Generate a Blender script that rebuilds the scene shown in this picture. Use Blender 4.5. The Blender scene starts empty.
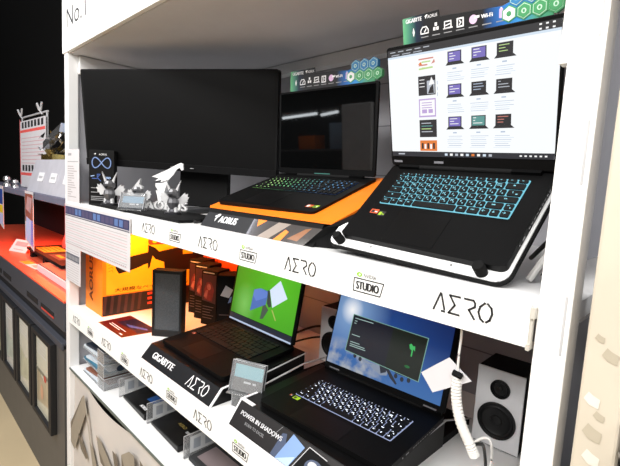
import bpy, bmesh, math, random
from mathutils import Matrix, Vector, Euler
R = math.radians
random.seed(7)
C = bpy.context.scene.collection
# ---------------------------------------------------------------- camera, world, lights, exposure
# The scene is laid out in working units; a last pass scales it by S and lifts it by LIFT so the floor is z = 0.
S, LIFT = 0.84, 0.44
def W(x, y, z): return Vector((x*S, y*S, (z+LIFT)*S))
sc = bpy.context.scene
cd = bpy.data.cameras.new('camera'); cam = bpy.data.objects.new('camera', cd); C.objects.link(cam)
cd.sensor_width = 36; cd.lens = 433/620*36; cd.clip_start = .02
yaw, pitch, roll = R(44.65), R(-6.417), R(3.23)
fw = Vector((-math.sin(yaw)*math.cos(pitch), math.cos(yaw)*math.cos(pitch), math.sin(pitch)))
r0 = Vector((math.cos(yaw), math.sin(yaw), 0)); u0 = r0.cross(fw)
rr = r0*math.cos(roll)+u0*math.sin(roll); uu = u0*math.cos(roll)-r0*math.sin(roll)
cam.matrix_world = Matrix.Translation(W(0, -.7, 1.5)) @ Matrix((rr, uu, -fw)).transposed().to_4x4()
sc.camera = cam
w = bpy.data.worlds.new('store_ambient'); sc.world = w; w.use_nodes = True
w.node_tree.nodes['Background'].inputs[0].default_value = (.93, .96, 1, 1)
w.node_tree.nodes['Background'].inputs[1].default_value = .13
sc.view_settings.view_transform = 'Standard'; sc.view_settings.look = 'None'
sc.view_settings.gamma = 1; sc.view_settings.use_curve_mapping = False
sc.view_settings.exposure = 0.2
def area(name, loc, target, sx, sy, power, col=(1, 1, 1)):
    l = bpy.data.lights.new(name, 'AREA'); l.shape = 'RECTANGLE'; l.size = sx*S; l.size_y = sy*S
    l.energy = power; l.color = col
    o = bpy.data.objects.new(name, l); C.objects.link(o); o.location = W(*loc)
    o.rotation_euler = (W(*target)-W(*loc)).to_track_quat('-Z', 'Y').to_euler(); return o
area('ceiling_tube_row', (-1.2, -1.7, 3.3), (-1.2, -.3, 1.2), 4.6, .5, 75, (1, .98, .95))
area('ceiling_tube_row', (-.9, -3.6, 3.3), (-1.0, 0, 1.1), 5, .5, 75, (1, .98, .95))
area('ceiling_tube_row', (1.3, -1.2, 3.2), (-.8, .2, 1.2), .5, 3, 28, (1, .98, .96))
area('ceiling_tube_row', (-4.6, -1.6, 3.2), (-4.0, .3, .9), .5, 2.5, 16, (.86, .88, 1))
def strip_lamp(name, loc, target, sx, sy, power, col): area(name, loc, target, sx, sy, power, col)
strip_lamp('red_counter_lamp', (-3.6, .28, 1.24), (-3.6, .22, .8), 1.9, .06, 20, (1, .11, .03))
strip_lamp('rear_red_fill', (-1.25, .62, 1.25), (-1.2, .70, 1.0), .7, .05, .12, (1, .20, .16))  # added red fill that tints the back panel maroon, not a shelf fixture
strip_lamp('orange_shelf_lamp', (-1.95, .22, 1.25), (-2.1, .42, .95), .35, .05, 3.2, (1, .32, .06))

# ---------------------------------------------------------------- materials
def rgb(r, g, b):
    f = lambda c: (c/255/12.92 if c/255 <= .04045 else ((c/255+.055)/1.055)**2.4)
    return (f(r), f(g), f(b))
MATS = {}
def mat(name, col, rough=.5, metal=0, emit=None, strength=0, noise=.06, scale=14, bump=0, coat=0, spec=.5):
    if name in MATS: return MATS[name]
    m = bpy.data.materials.new(name); m.use_nodes = True; nt = m.node_tree; N = nt.nodes; L = nt.links
    b = N['Principled BSDF']; b.inputs['Roughness'].default_value = rough; b.inputs['Metallic'].default_value = metal
    b.inputs['Coat Weight'].default_value = coat; b.inputs['Specular IOR Level'].default_value = spec
    tc = N.new('ShaderNodeTexCoord'); nz = N.new('ShaderNodeTexNoise'); nz.inputs['Scale'].default_value = scale
    nz.inputs['Detail'].default_value = 4; L.new(tc.outputs['Object'], nz.inputs['Vector'])
    rp = N.new('ShaderNodeValToRGB'); L.new(nz.outputs[0], rp.inputs[0])
    rp.color_ramp.elements[0].position = .3; rp.color_ramp.elements[1].position = .7
    rp.color_ramp.elements[0].color = (*[c*(1-noise) for c in col], 1)
    rp.color_ramp.elements[1].color = (*[min(1, c*(1+noise)) for c in col], 1)
    L.new(rp.outputs[0], b.inputs['Base Color'])
    if bump:
        bp = N.new('ShaderNodeBump'); bp.inputs['Strength'].default_value = bump; bp.inputs['Distance'].default_value = .002
        n2 = N.new('ShaderNodeTexNoise'); n2.inputs['Scale'].default_value = 300; L.new(tc.outputs['Object'], n2.inputs['Vector'])
        L.new(n2.outputs[0], bp.inputs['Height']); L.new(bp.outputs[0], b.inputs['Normal'])
    if emit:
        b.inputs['Emission Color'].default_value = (*emit, 1); b.inputs['Emission Strength'].default_value = strength
    MATS[name] = m; return m
def glow(name, col, strength):      # lit pixels of a screen, key backlight
    return mat(name, (.01, .01, .01), .5, emit=col, strength=strength, noise=0)
def clear(name, col=(1, 1, 1), gl=.12, rough=.05):
    if name in MATS: return MATS[name]
    m = bpy.data.materials.new(name); m.use_nodes = True; nt = m.node_tree; N = nt.nodes; L = nt.links
    N.remove(N['Principled BSDF']); out = N['Material Output']
    t = N.new('ShaderNodeBsdfTransparent'); t.inputs[0].default_value = (*col, 1)
    g = N.new('ShaderNodeBsdfGlossy'); g.inputs['Roughness'].default_value = rough
    d = N.new('ShaderNodeBsdfDiffuse'); d.inputs[0].default_value = (.8, .82, .84, 1)
    fr = N.new('ShaderNodeFresnel'); fr.inputs[0].default_value = 1.45
    ma = N.new('ShaderNodeMath'); ma.operation = 'ADD'; ma.inputs[1].default_value = .03; L.new(fr.outputs[0], ma.inputs[0])
    mx = N.new('ShaderNodeMixShader'); L.new(ma.outputs[0], mx.inputs[0]); L.new(t.outputs[0], mx.inputs[1]); L.new(g.outputs[0], mx.inputs[2])
    m2 = N.new('ShaderNodeMixShader'); m2.inputs[0].default_value = gl; L.new(mx.outputs[0], m2.inputs[1]); L.new(d.outputs[0], m2.inputs[2])
    L.new(m2.outputs[0], out.inputs[0]); MATS[name] = m; return m
WHITE = mat('white_paint', rgb(238, 238, 238), .45, noise=.015)
STRIPW = mat('white_card', rgb(246, 246, 244), .5, noise=.01)
PAPER = mat('paper', rgb(208, 205, 207), .7, noise=.02)
GREYP = mat('grey_back_panel', rgb(172, 172, 178), .6, noise=.03)
INNER = mat('shelf_underside', rgb(212, 212, 216), .6, noise=.02)
BLACK = mat('black_plastic', rgb(15, 15, 16), .42, noise=.15, spec=.35)
MATTE = mat('matte_black', rgb(10, 10, 10.5), .75, noise=.12, spec=.2)
LAPB = mat('black_anodised', rgb(8, 8, 8.5), .5, noise=.10, bump=.03, spec=.12)
GLOSSK = mat('gloss_black', rgb(12, 12, 13), .08, coat=.5)
DGREY = mat('dark_grey', rgb(45, 46, 48), .6, spec=.3)
MGREY = mat('mid_grey', rgb(120, 120, 126), .55)
LGREY = mat('light_grey', rgb(190, 190, 192), .55)
SILVER = mat('silver_metal', rgb(215, 216, 220), .3, metal=.7)
PALEST = mat('bracket_pale', rgb(196, 192, 182), .4)
STEEL = mat('steel', rgb(150, 150, 148), .35, metal=.8)
INK = mat('black_ink', rgb(38, 38, 40), .6)
INKG = mat('grey_ink', rgb(150, 150, 152), .7)
INKW = mat('white_ink', rgb(240, 240, 242), .6)
ORANGE = mat('orange_card', rgb(255, 128, 20), .5)
GREENLOGO = mat('green_ink', rgb(140, 200, 30), .6)
RUBBER = mat('rubber', rgb(10, 10, 10), .8, spec=.2)

# ---------------------------------------------------------------- mesh builder
TXT = {}
def text_geo(s):
    if s not in TXT:
        cu = bpy.data.curves.new('t', 'FONT'); cu.body = s; cu.align_x = 'CENTER'; cu.align_y = 'CENTER'; cu.size = 1; cu.resolution_u = 3
        o = bpy.data.objects.new('t', cu); me = o.to_mesh()
        TXT[s] = ([v.co.copy() for v in me.vertices], [list(p.vertices) for p in me.polygons])
        o.to_mesh_clear(); bpy.data.objects.remove(o); bpy.data.curves.remove(cu)
    return TXT[s]
class MB:
    def __init__(s, M=None): s.v = []; s.f = []; s.fm = []; s.mats = []; s.M = M or Matrix()
    def mi(s, m):
        if m not in s.mats: s.mats.append(m)
        return s.mats.index(m)
    def add(s, vs, fs, m, M=None):
        n = len(s.v); T = s.M @ M if M is not None else s.M
        s.v += [T @ Vector(v) for v in vs]; k = s.mi(m)
        for f in fs: s.f.append([n+i for i in f]); s.fm.append(k)
    def box(s, c, d, m, M=None):
        x, y, z = [q/2 for q in d]; a, b, e = c
        vs = [(a+i*x, b+j*y, e+k*z) for k in (-1, 1) for j in (-1, 1) for i in (-1, 1)]
        s.add(vs, [(0, 2, 3, 1), (4, 5, 7, 6), (0, 1, 5, 4), (2, 6, 7, 3), (0, 4, 6, 2), (1, 3, 7, 5)], m, M)
    def bx(s, a, b, m, M=None): s.box([(p+q)/2 for p, q in zip(a, b)], [abs(q-p) for p, q in zip(a, b)], m, M)
    def prism(s, pts, z0, z1, m, M=None, m2=None):
        n = len(pts); vs = [(x, y, z0) for x, y in pts]+[(x, y, z1) for x, y in pts]
        s.add(vs, [[i, (i+1) % n, n+(i+1) % n, n+i] for i in range(n)]+[list(range(n))[::-1]], m, M)
        s.add(vs[n:], [list(range(n))], m2 or m, M)
    def xprism(s, prof, x0, x1, m):      # profile in (y, z), extruded along x
        s.prism(prof, x0, x1, m, Matrix(((0, 0, 1, 0), (1, 0, 0, 0), (0, 1, 0, 0), (0, 0, 0, 1))))
    def tube(s, pts, r, m, n=8, M=None):
        pts = [Vector(p) for p in pts]; vs = []; fs = []; up = None
        for i, p in enumerate(pts):
            t = (pts[min(i+1, len(pts)-1)]-pts[max(i-1, 0)]).normalized()
            if up is None: up = Vector((0, 0, 1)) if abs(t.z) < .9 else Vector((1, 0, 0))
            a = t.cross(up).normalized(); b = t.cross(a); up = -b if False else up
            rad = r[i] if isinstance(r, (list, tuple)) else r
            vs += [p+rad*(a*math.cos(2*math.pi*k/n)+b*math.sin(2*math.pi*k/n)) for k in range(n)]
        for i in range(len(pts)-1):
            fs += [[i*n+k, i*n+(k+1) % n, (i+1)*n+(k+1) % n, (i+1)*n+k] for k in range(n)]
        fs += [list(range(n)), [(len(pts)-1)*n+k for k in range(n)][::-1]]
        s.add(vs, fs, m, M)
    def lathe(s, prof, m, n=32, M=None):   # (r, z) around z
        vs = []; fs = []
        for r_, z in prof: vs += [(r_*math.cos(2*math.pi*k/n), r_*math.sin(2*math.pi*k/n), z) for k in range(n)]
        for i in range(len(prof)-1): fs += [[i*n+k, i*n+(k+1) % n, (i+1)*n+(k+1) % n, (i+1)*n+k] for k in range(n)]
        s.add(vs, fs, m, M)
    # flat printing: local (x, y) plane at height z
    def poly(s, pts, m, M=None, z=0): s.add([(x, y, z) for x, y in pts], [list(range(len(pts)))], m, M)
    def rect(s, x0, y0, x1, y1, m, M=None, z=0): s.poly([(x0, y0), (x1, y0), (x1, y1), (x0, y1)], m, M, z)
    def line(s, pts, w_, m, M=None, z=0):
        for (ax, ay), (bx_, by) in zip(pts, pts[1:]):
            d = Vector((bx_-ax, by-ay)); l = d.length
            if l < 1e-9: continue
            d /= l; n_ = Vector((-d.y, d.x))*w_/2; e = d*w_*.35
            s.poly([(ax-e.x-n_.x, ay-e.y-n_.y), (bx_+e.x-n_.x, by+e.y-n_.y), (bx_+e.x+n_.x, by+e.y+n_.y), (ax-e.x+n_.x, ay-e.y+n_.y)], m, M, z)
    def ell(s, cx, cy, rx, ry, m, M=None, z=0, n=24, a=0):
        ca, sa = math.cos(a), math.sin(a)
        P = [(rx*math.cos(2*math.pi*k/n), ry*math.sin(2*math.pi*k/n)) for k in range(n)]
        s.poly([(cx+x*ca-y*sa, cy+x*sa+y*ca) for x, y in P], m, M, z)
    def text(s, t, cx, cy, h, m, M=None, z=0, w_=None, bold=0):
        v, f = text_geo(t); x0 = min(p.x for p in v); x1 = max(p.x for p in v); y0 = min(p.y for p in v); y1 = max(p.y for p in v)
        k = h/max(y1-y0, .3); kx = (w_/(x1-x0)) if w_ else k
        for dx in ([0] if not bold else [-bold, 0, bold]):
            s.add([(cx+dx+(p.x-(x0+x1)/2)*kx, cy+(p.y-(y0+y1)/2)*k, z+abs(dx)*.01) for p in v], f, m, M)
    def stroke_letters(s, x, y, h, m, M=None, z=0, wd=.115):      # the four open, stencil-like letters of the shelf strips
        k = h; t = h*wd
        s.line([(x, y), (x+.36*k, y+k)], t, m, M, z); s.line([(x+.40*k, y+k), (x+.66*k, y+.12*k)], t, m, M, z); s.line([(x+.50*k, y+0*k), (x+.68*k, y)], t, m, M, z)
        x += .92*k
        s.line([(x+.6*k, y+k), (x, y+k), (x+.34*k, y+.5*k), (x, y), (x+.62*k, y)], t, m, M, z)
        x += .86*k
        s.line([(x, y+k), (x+.5*k, y+k), (x+.6*k, y+.86*k), (x+.6*k, y+.66*k), (x+.28*k, y+.44*k), (x+.62*k, y)], t, m, M, z)
        x += .82*k
        s.line([(x+.30*k, y+k), (x+.06*k, y+.75*k), (x+.0*k, y+.45*k), (x+.12*k, y+.12*k), (x+.3*k, y)], t, m, M, z)
        s.line([(x+.44*k, y+k), (x+.66*k, y+.8*k), (x+.72*k, y+.5*k), (x+.62*k, y+.15*k), (x+.44*k, y)], t, m, M, z)
    def eagle(s, x, y, k, m, M=None, z=0):      # small winged-head mark
        s.poly([(x, y+.62*k), (x+.75*k, y+k), (x+1.0*k, y+.92*k), (x+.9*k, y+.75*k), (x+.62*k, y+.45*k), (x+.45*k, y), (x+.30*k, y+.35*k), (x+.38*k, y+.55*k)], m, M, z)
    def build(s, name, parent=None, bevel=0, smooth=False, seg=2):
        me = bpy.data.meshes.new(name); me.from_pydata([tuple(v) for v in s.v], [], s.f)
        for m in s.mats: me.materials.append(m)
        me.polygons.foreach_set('material_index', s.fm)
        if smooth: me.polygons.foreach_set('use_smooth', [True]*len(me.polygons))
        me.update()
        o = bpy.data.objects.new(name, me); C.objects.link(o)
        if parent: o.parent = parent
        if bevel:
            md = o.modifiers.new('bevel', 'BEVEL'); md.width = bevel*S; md.segments = seg; md.limit_method = 'ANGLE'; md.angle_limit = R(40)
        if smooth:
            md = o.modifiers.new('es', 'EDGE_SPLIT'); md.split_angle = R(40)
        return o
def rrect(x0, y0, x1, y1, r, n=5):
    P = []
    for cx, cy, a in ((x1-r, y1-r, 0), (x0+r, y1-r, 90), (x0+r, y0+r, 180), (x1-r, y0+r, 270)):
        P += [(cx+r*math.cos(R(a+90*k/n)), cy+r*math.sin(R(a+90*k/n))) for k in range(n+1)]
    return P
FRONT = Matrix(((1, 0, 0, 0), (0, 0, -1, 0), (0, 1, 0, 0), (0, 0, 0, 1)))      # (x, y, z) -> (x, -z, y): print facing -y
def front(x=0, y=0, z=0): return Matrix.Translation((x, y, z)) @ FRONT
def frame(o, ux, uy):        # print plane from origin and two axes
    ux = Vector(ux).normalized(); uy = Vector(uy).normalized(); n = ux.cross(uy)
    return Matrix((ux, uy, n)).transposed().to_4x4().copy() if False else (Matrix.Translation(o) @ Matrix((ux, uy, n)).transposed().to_4x4())
def tag(o, label=None, cat=None, group=None, kind=None):
    if label: o['label'] = label
    if cat: o['category'] = cat
    if group: o['group'] = group
    if kind: o['kind'] = kind
    return o
def thing(name, label, cat, loc=(0, 0, 0), rz=0, group=None):
    o = bpy.data.objects.new(name, None); C.objects.link(o); o.empty_display_size = .05
    o.location = loc; o.rotation_euler = (0, 0, R(rz)); return tag(o, label, cat, group)
def tree(o, parent=None):
    c = o.copy(); C.objects.link(c); c.parent = parent
    for ch in list(o.children): tree(ch, c)
    return c
def bez(P, n=24):       # smooth path through points
    P = [Vector(p) for p in P]; out = []
    Q = [P[0]*2-P[1]]+P+[P[-1]*2-P[-2]]
    for i in range(1, len(Q)-2):
        a, b, c, d = Q[i-1:i+3]
        for k in range(n):
            t = k/n; out.append(.5*((2*b)+(c-a)*t+(2*a-5*b+4*c-d)*t*t+(3*b-a-3*c+d)*t**3))
    return out+[P[-1]]
# ---------------------------------------------------------------- the setting
FLOORM = mat('beige_floor', rgb(206, 186, 150), .35, noise=.05, scale=3)
WALLB = mat('black_wall', rgb(9, 9, 10), .9)
def struct(name, b, **k): o = b.build(name, **k); o['kind'] = 'structure'; return o
b = MB(); b.bx((-16, -6, -.50), (4, 1.6, -.44), FLOORM); struct('floor', b)
b = MB(); b.bx((-16, 1.5, -.44), (4, 1.6, 8), WALLB); struct('wall_back', b)
b = MB(); b.bx((-16.1, -6, -.44), (-16, 1.6, 8), WALLB); struct('wall_left', b)

def on(t):      # mesh builder for a part of an unrotated thing, written in scene coordinates
    return MB(Matrix.Translation(-Vector(t.location)))
# ---------------------------------------------------------------- shelving unit
XL, XR, D = -2.44, -.2, .78
sh = thing('shelving_unit', 'tall white metal shelving unit with printed shelf edges, filling the middle of the picture', 'shelf', (-1.32, .38, -.44))
b = on(sh); b.bx((-2.493, 0, -.44), (XL, .05, 2.08), WHITE); b.build('post', sh, bevel=.004)
b = on(sh); b.bx((XR, 0, -.44), (-.155, .05, 2.5), WHITE)
for z in (1.72, 1.52, 1.27, 1.0, .75, .5): b.bx((-.1655, -.0008, z), (-.1615, .002, z+.09), LGREY)
b.build('post', sh, bevel=.004)
b = on(sh); b.bx((-2.493, D-.03, -.44), (XL, D+.02, 2.08), WHITE); b.build('post', sh)
b = on(sh); b.bx((XR, D-.03, -.44), (-.155, D+.02, 2.08), WHITE); b.build('post', sh)
b = on(sh); b.bx((-2.493, D, -.44), (-.155, D+.012, 2.08), GREYP)
for z in (.95, 1.15, 1.55, 1.75, 1.92): b.bx((-2.44, D-.0015, z), (XR, D, z+.004), MGREY)
b.build('back_panel', sh)
b = on(sh); b.bx((-2.475, .05, -.44), (-2.462, D, 2.02), GREYP); b.build('side_panel', sh)
for z0, z1 in ((1.40, 2.02), (.84, 1.29), (-.44, .70)):
    b = on(sh); b.bx((-.183, .055, z0), (-.173, D-.035, z1), GREYP); b.build('side_panel', sh)
b = on(sh); b.bx((XL-.01, .05, 1.985), (XL+.018, D-.03, 2.072), WHITE); b.build('side_rail', sh, bevel=.003)
b = on(sh); b.bx((XL, D-.05, 2.022), (XR, D-.001, 2.072), WHITE); b.build('rear_rail', sh, bevel=.003)
b = on(sh); b.bx((-2.493, .012, 2.075), (-.155, D, 2.11), INNER); b.build('top_board', sh)
# header board with its printed ranking line
b = on(sh); b.bx((-2.502, -.006, 2.078), (-.205, .012, 2.62), STRIPW)
F = front(0, -.0068, 0)
b.text('No.1', -2.292, 2.232, .088, INK, F, w_=.27)
b.line([(-2.30, 2.49), (-2.05, 2.49), (-1.9, 2.53)], .010, INKG, F); b.line([(-2.02, 2.43), (-1.84, 2.455)], .012, INKG, F)
b.build('header_board', sh, bevel=.003)
b = on(sh); b.bx((-.211, -.001, 1.69), (-.2, .02, 2.07), STRIPW); b.build('card_holder', sh, bevel=.002)
def shelf_board(z0, z1, thick, printed):
    p = on(sh); p.prism([(XL, .004), (XR, .004), (XR, .052), (-.157, .052), (-.157, D-.032), (XR, D-.032), (XR, D-.001), (XL, D-.001)], z1-thick, z1, WHITE)
    bo = p.build('shelf_board', sh)
    if printed:
        q = on(sh); q.bx((XL, -.004, z0), (XR-.008, .004, z1), STRIPW); f = front(0, -.0048, 0); zc = (z0+z1)/2
        for k in range(6):
            x = -.3175-.3985*k
            q.stroke_letters(x-.05, zc-.0155, .031, INK, f)
            x = -.515-.3985*k
            if x < -2.4: continue
            q.line([(x-.0365, zc-.021), (x-.036, zc+.006), (x+.038, zc+.006), (x+.031, zc-.021), (x-.0365, zc-.021)], .0022, INK, f)
            q.text('STUDIO', x-.001, zc-.0078, .0165, INK, f, w_=.056, bold=.0011)
            q.text('NVIDIA', x+.004, zc+.014, .0075, INK, f, w_=.031)
            q.ell(x-.023, zc+.0145, .0068, .0048, GREENLOGO, f); q.ell(x-.022, zc+.0145, .0025, .002, STRIPW, f, .0003)
        q.build('label_strip', bo)
    return bo
shelf_board(1.270, 1.346, .03, True)
shelf_board(.712, .790, .03, True)
lo = shelf_board(.447, .457, .010, False)
q = on(sh); q.bx((XL, -.001, .448), (XR, .004, .4565), mat('shelf_edge_grey', rgb(96, 104, 98), .5)); q.build('edge_strip', lo)
b = on(sh); b.bx((-2.44, .09, -.44), (XR, .1, .446), MATTE); b.build('base_panel', sh)
b = on(sh); b.bx((-.2065, -.008, 1.272), (-.2025, .0, 1.332), PALEST); b.bx((-.2065, -.012, 1.318), (-.2, .02, 1.335), PALEST); b.bx((-.208, -.0115, 1.268), (-.203, .01, 1.278), PALEST); b.build('shelf_bracket', sh)

# fabric banner below the bottom shelf
BANG = mat('banner_grey', rgb(204, 198, 192), .7, noise=.10, scale=2.2)
BANL = mat('banner_letter_face', rgb(152, 143, 128), .7); BAND = mat('banner_letter_side', rgb(112, 103, 90), .7); BANM = mat('banner_letter_pale', rgb(176, 169, 156), .7)
b = MB(); nx, nz = 60, 18; x0, x1 = -2.49, -.6; P = []
for j in range(nz+1):
    for i in range(nx+1):
        x = x0+(x1-x0)*i/nx; sag = .050*max(0, math.sin((x+2.34)/.80*math.pi))**.8 if -2.34 < x < -1.54 else 0
        top = .446-sag; z = top+(-.40-top)*j/nz
        P.append((x, .022+.006*math.sin(x*7)*(1-j/nz)-.01*(j/nz), z))
b.add(P, [(j*(nx+1)+i, (j+1)*(nx+1)+i, (j+1)*(nx+1)+i+1, j*(nx+1)+i+1) for j in range(nz) for i in range(nx)], BANG)
F = front(0, .006, 0)
def bp(P, m, z): b.poly(P, m, F, z)
bp([(-2.482, .05), (-2.38, .015), (-2.20, .30), (-2.225, .385), (-2.245, .372)], BANL, .001)
bp([(-2.482, .05), (-2.245, .372), (-2.26, .36), (-2.485, .09)], BAND, .0012)
bp([(-2.225, .385), (-2.20, .30), (-2.13, .12), (-2.10, .10), (-2.17, .28)], BANM, .0008)
bp([(-2.32, .14), (-2.27, .125), (-2.18, .07), (-2.20, .05), (-2.28, .07)], BAND, .001)
bp([(-2.15, .17), (-2.10, .16), (-1.98, .0), (-2.08, .0)], BANL, .001)
bp([(-2.06, .25), (-1.99, .245), (-1.87, .19), (-1.83, .14), (-1.90, .13), (-2.02, .19)], BANL, .0011)
bp([(-2.06, .25), (-2.02, .19), (-1.90, .13), (-2.0, .14)], BAND, .0013)
bp([(-1.86, .27), (-1.82, .27), (-1.77, .18), (-1.80, .12)], BAND, .001)
bp([(-1.76, .30), (-1.68, .355), (-1.63, .36), (-1.62, .28), (-1.70, .19), (-1.75, .22)], BANL, .001)
bp([(-1.76, .30), (-1.75, .22), (-1.70, .19), (-1.72, .25)], BAND, .0012)
bp([(-1.58, .37), (-1.54, .36), (-1.46, .22), (-1.50, .17)], BAND, .001)
bp([(-1.44, .36), (-1.34, .40), (-1.30, .30), (-1.38, .2)], BANL, .001)
for x0_ in (-2.24, -2.08):
    b.line([(x0_, -.2), (x0_, -.12), (x0_+.10, -.12), (x0_+.10, -.2)], .006, mat('banner_line', rgb(225, 220, 214), .7), F, .0016)
tag(b.build('fabric_banner'), 'grey fabric banner printed with solid-looking letters, hanging below the bottom shelf', 'banner')

# ---------------------------------------------------------------- across the aisle: partition, rack and cartons added for the dark screen to mirror
b = MB(); b.bx((-16, -6.1, -.44), (4, -6, 3.2), WALLB); struct('wall_front', b)
pt = MB(); pt.bx((-3.16, -2.66, -.44), (-2.76, -2.6, 2.06), LGREY); tag(pt.build('partition', bevel=.01), 'grey partition added across the aisle, mirrored in the dark laptop screen', 'partition')
for xa, xb, lab in ((-5.75, -4.95, 'long fluorescent tube across the aisle, mirrored in the dark laptop screen'), (-4.85, -4.5, 'short fluorescent tube across the aisle, mirrored in the dark laptop screen')):
    t = thing('tube_lamp', lab, 'lamp', ((xa+xb)/2, -4.3, 2.1)); q = MB(Matrix.Translation((-(xa+xb)/2, 0, 0))); q.tube([(xa, 0, 0), (xb, 0, .03)], .022, glow('tube_light', (.9, .96, 1), 7), 10); q.build('tube', t)
    q = MB(Matrix.Translation((-(xa+xb)/2, 0, 0))); q.bx((xa, -.03, .05), (xb, .03, .09), LGREY); q.build('housing', t)
ork = thing('opposite_rack', 'dark rack added across the aisle, mirrored in the dark laptop screen', 'rack', (-5.0, -4.9, -.44))
q = MB(Matrix.Translation((5.0, 4.9, .44))); q.bx((-7, -5.2, -.44), (-2.6, -5.1, 2.3), mat('opposite_dark', rgb(44, 48, 54), .6)); q.build('back_panel', ork)
for z in (.9, 1.5): q = MB(Matrix.Translation((5.0, 4.9, .44))); q.bx((-7, -5.1, z), (-2.6, -4.6, z+.03), MGREY); q.build('shelf_board', ork)
for xa, xb, z1, m, lab in ((-5.75, -5.35, 1.78, ORANGE, 'orange'), (-5.0, -4.65, 1.98, mat('box_ice', rgb(170, 190, 215), .5), 'pale blue'), (-4.55, -4.3, 1.86, LGREY, 'light grey')):  # the pale blue carton stands in for reflected clothing
    q = MB(); q.bx((xa, -5.0, 1.53), (xb, -4.7, z1), m); tag(q.build('display_carton', bevel=.004), lab+' carton added on the rack across the aisle, mirrored in the dark laptop screen', 'box')

# ---------------------------------------------------------------- neighbouring units on the right
CREAM = mat('cream_post', rgb(204, 194, 176), .6, noise=.05, scale=9)
nb = thing('neighbouring_rack', 'cream painted rack post with torn tape marks at the right edge', 'rack', (-.1, .2, -.44))
b = on(nb); b.bx((-.128, -.03, -.44), (-.078, .03, 2.4), CREAM)
TAPE = mat('tape_mark', rgb(180, 170, 150), .7); TAPW = mat('tape_pale', rgb(222, 216, 204), .6)
F = front(0, -.0308, 0)
for x, z, k, m in ((-.107, 1.19, .012, TAPE), (-.098, 1.30, .010, TAPE), (-.112, 1.235, .010, TAPW), (-.105, 1.155, .011, TAPW), (-.102, 1.215, .007, TAPE), (-.112, 1.32, .006, TAPE)):
    b.poly([(x-k, z-k*.2), (x-.3*k, z-.9*k), (x+.8*k, z-1.1*k), (x+k*.9, z+.2*k), (x+.1*k, z+.5*k), (x-.5*k, z+.9*k)], m, F)
b.build('post', nb, bevel=.004)
b = on(nb); b.bx((-.125, D, -.44), (.5, D+.02, 2.0), GREYP); b.build('back_panel', nb)
for z in (1.36, .83):
    b = on(nb); b.bx((-.128, .03, z-.05), (.5, D, z-.02), MGREY); b.build('shelf_board', nb)
for z in (1.205, 1.165):
    b = on(nb); b.tube(bez([(-.075, -.02, z+.02), (-.068, -.05, z), (-.070, -.055, z-.02), (-.074, -.04, z-.025)], 8), .002, STEEL); b.build('hook', nb, smooth=True)
b = on(nb); b.bx((-.076, -.01, .4), (.3, .0, 1.27), MATTE); b.build('side_panel', nb)
def cable(name, pts, r, m, label, cat='cable', group=None, n=8):
    b = MB(); b.tube(bez(pts, 10), r, m, n); o = b.build(name, smooth=True); return tag(o, label, cat, group)
BLKC = mat('black_cable', rgb(15, 15, 15), .5); WHTC = mat('white_cable', rgb(226, 224, 220), .5)
cable('cable', [(-.14, .55, 1.345), (-.10, .45, 1.39), (-.05, .42, 1.36), (.02, .5, 1.345)], .006, BLKC, 'black cable coiled on the neighbouring shelf, seen between white and cream posts')
cable('cable', [(-.14, .14, .98), (-.125, .13, 1.015), (-.11, .12, 1.0), (-.10, .11, .97), (-.09, .10, .965)], .0035, BLKC, 'black cable loop low between the white post and the cream post')

# ---------------------------------------------------------------- counter on the left
CTR = mat('counter_grey', rgb(64, 66, 74), .5, noise=.05); CTD = mat('counter_dark', rgb(20, 20, 24), .6); CTT = mat('counter_top', rgb(232, 92, 62), .4); TIER = mat('tier_grey', rgb(112, 112, 130), .55)  # red lamp glow is also put into the counter top's base colour
co = thing('display_counter', 'dark grey display counter with a red-lit top, left of the white shelving', 'counter', (-3.9, .4, -.44))
b = on(co); b.bx((-6.4, .0, -.44), (-2.53, .9, .56), mat('counter_body', rgb(84, 82, 80), .5)); b.build('body', co)
b = on(co); b.bx((-6.4, 0, .635), (-2.53, .05, .7995), CTR)
F = front(0, -.001, 0)
b.build('fascia', co, bevel=.006)
b = on(co); b.bx((-6.4, .02, .55), (-2.53, .06, .637), CTD); b.build('shadow_gap', co)
b = on(co); b.bx((-6.4, -.012, .535), (-2.53, .03, .575), CTR); b.build('rail', co, bevel=.004)
for x in (-3.33, -2.985, -4.08, -4.42):
    b = on(co); b.bx((x, -.002, .664), (x+.27, .004, .70), CTD)
    if x == -2.985: b.bx((x+.01, -.0025, .664), (x+.27, .0, .676), mat('red_slot', rgb(200, 60, 50), .4))
    b.build('slot', co)
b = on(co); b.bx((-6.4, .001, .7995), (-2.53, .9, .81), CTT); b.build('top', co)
b = on(co); b.bx((-6.4, .15, 1.287), (-2.53, .75, 1.335), TIER); b.build('upper_tier', co, bevel=.004)
b = on(co); b.bx((-6.4, .74, .81), (-2.53, .78, 1.29), mat('counter_back', rgb(48, 20, 26), .6)); b.build('back_panel', co)
b = on(co); b.bx((-2.56, .05, .81), (-2.53, .75, 1.29), CTD); b.build('side_panel', co)
pics = [(rgb(205, 205, 200), rgb(180, 190, 180)), (rgb(214, 212, 196), rgb(190, 190, 165)), (rgb(206, 204, 186), rgb(178, 164, 138)), (rgb(200, 196, 170), rgb(150, 150, 130))]
where = ['second from the left edge', 'third from the left edge', 'nearest the white shelving post', 'cut by the left edge of the picture']
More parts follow.
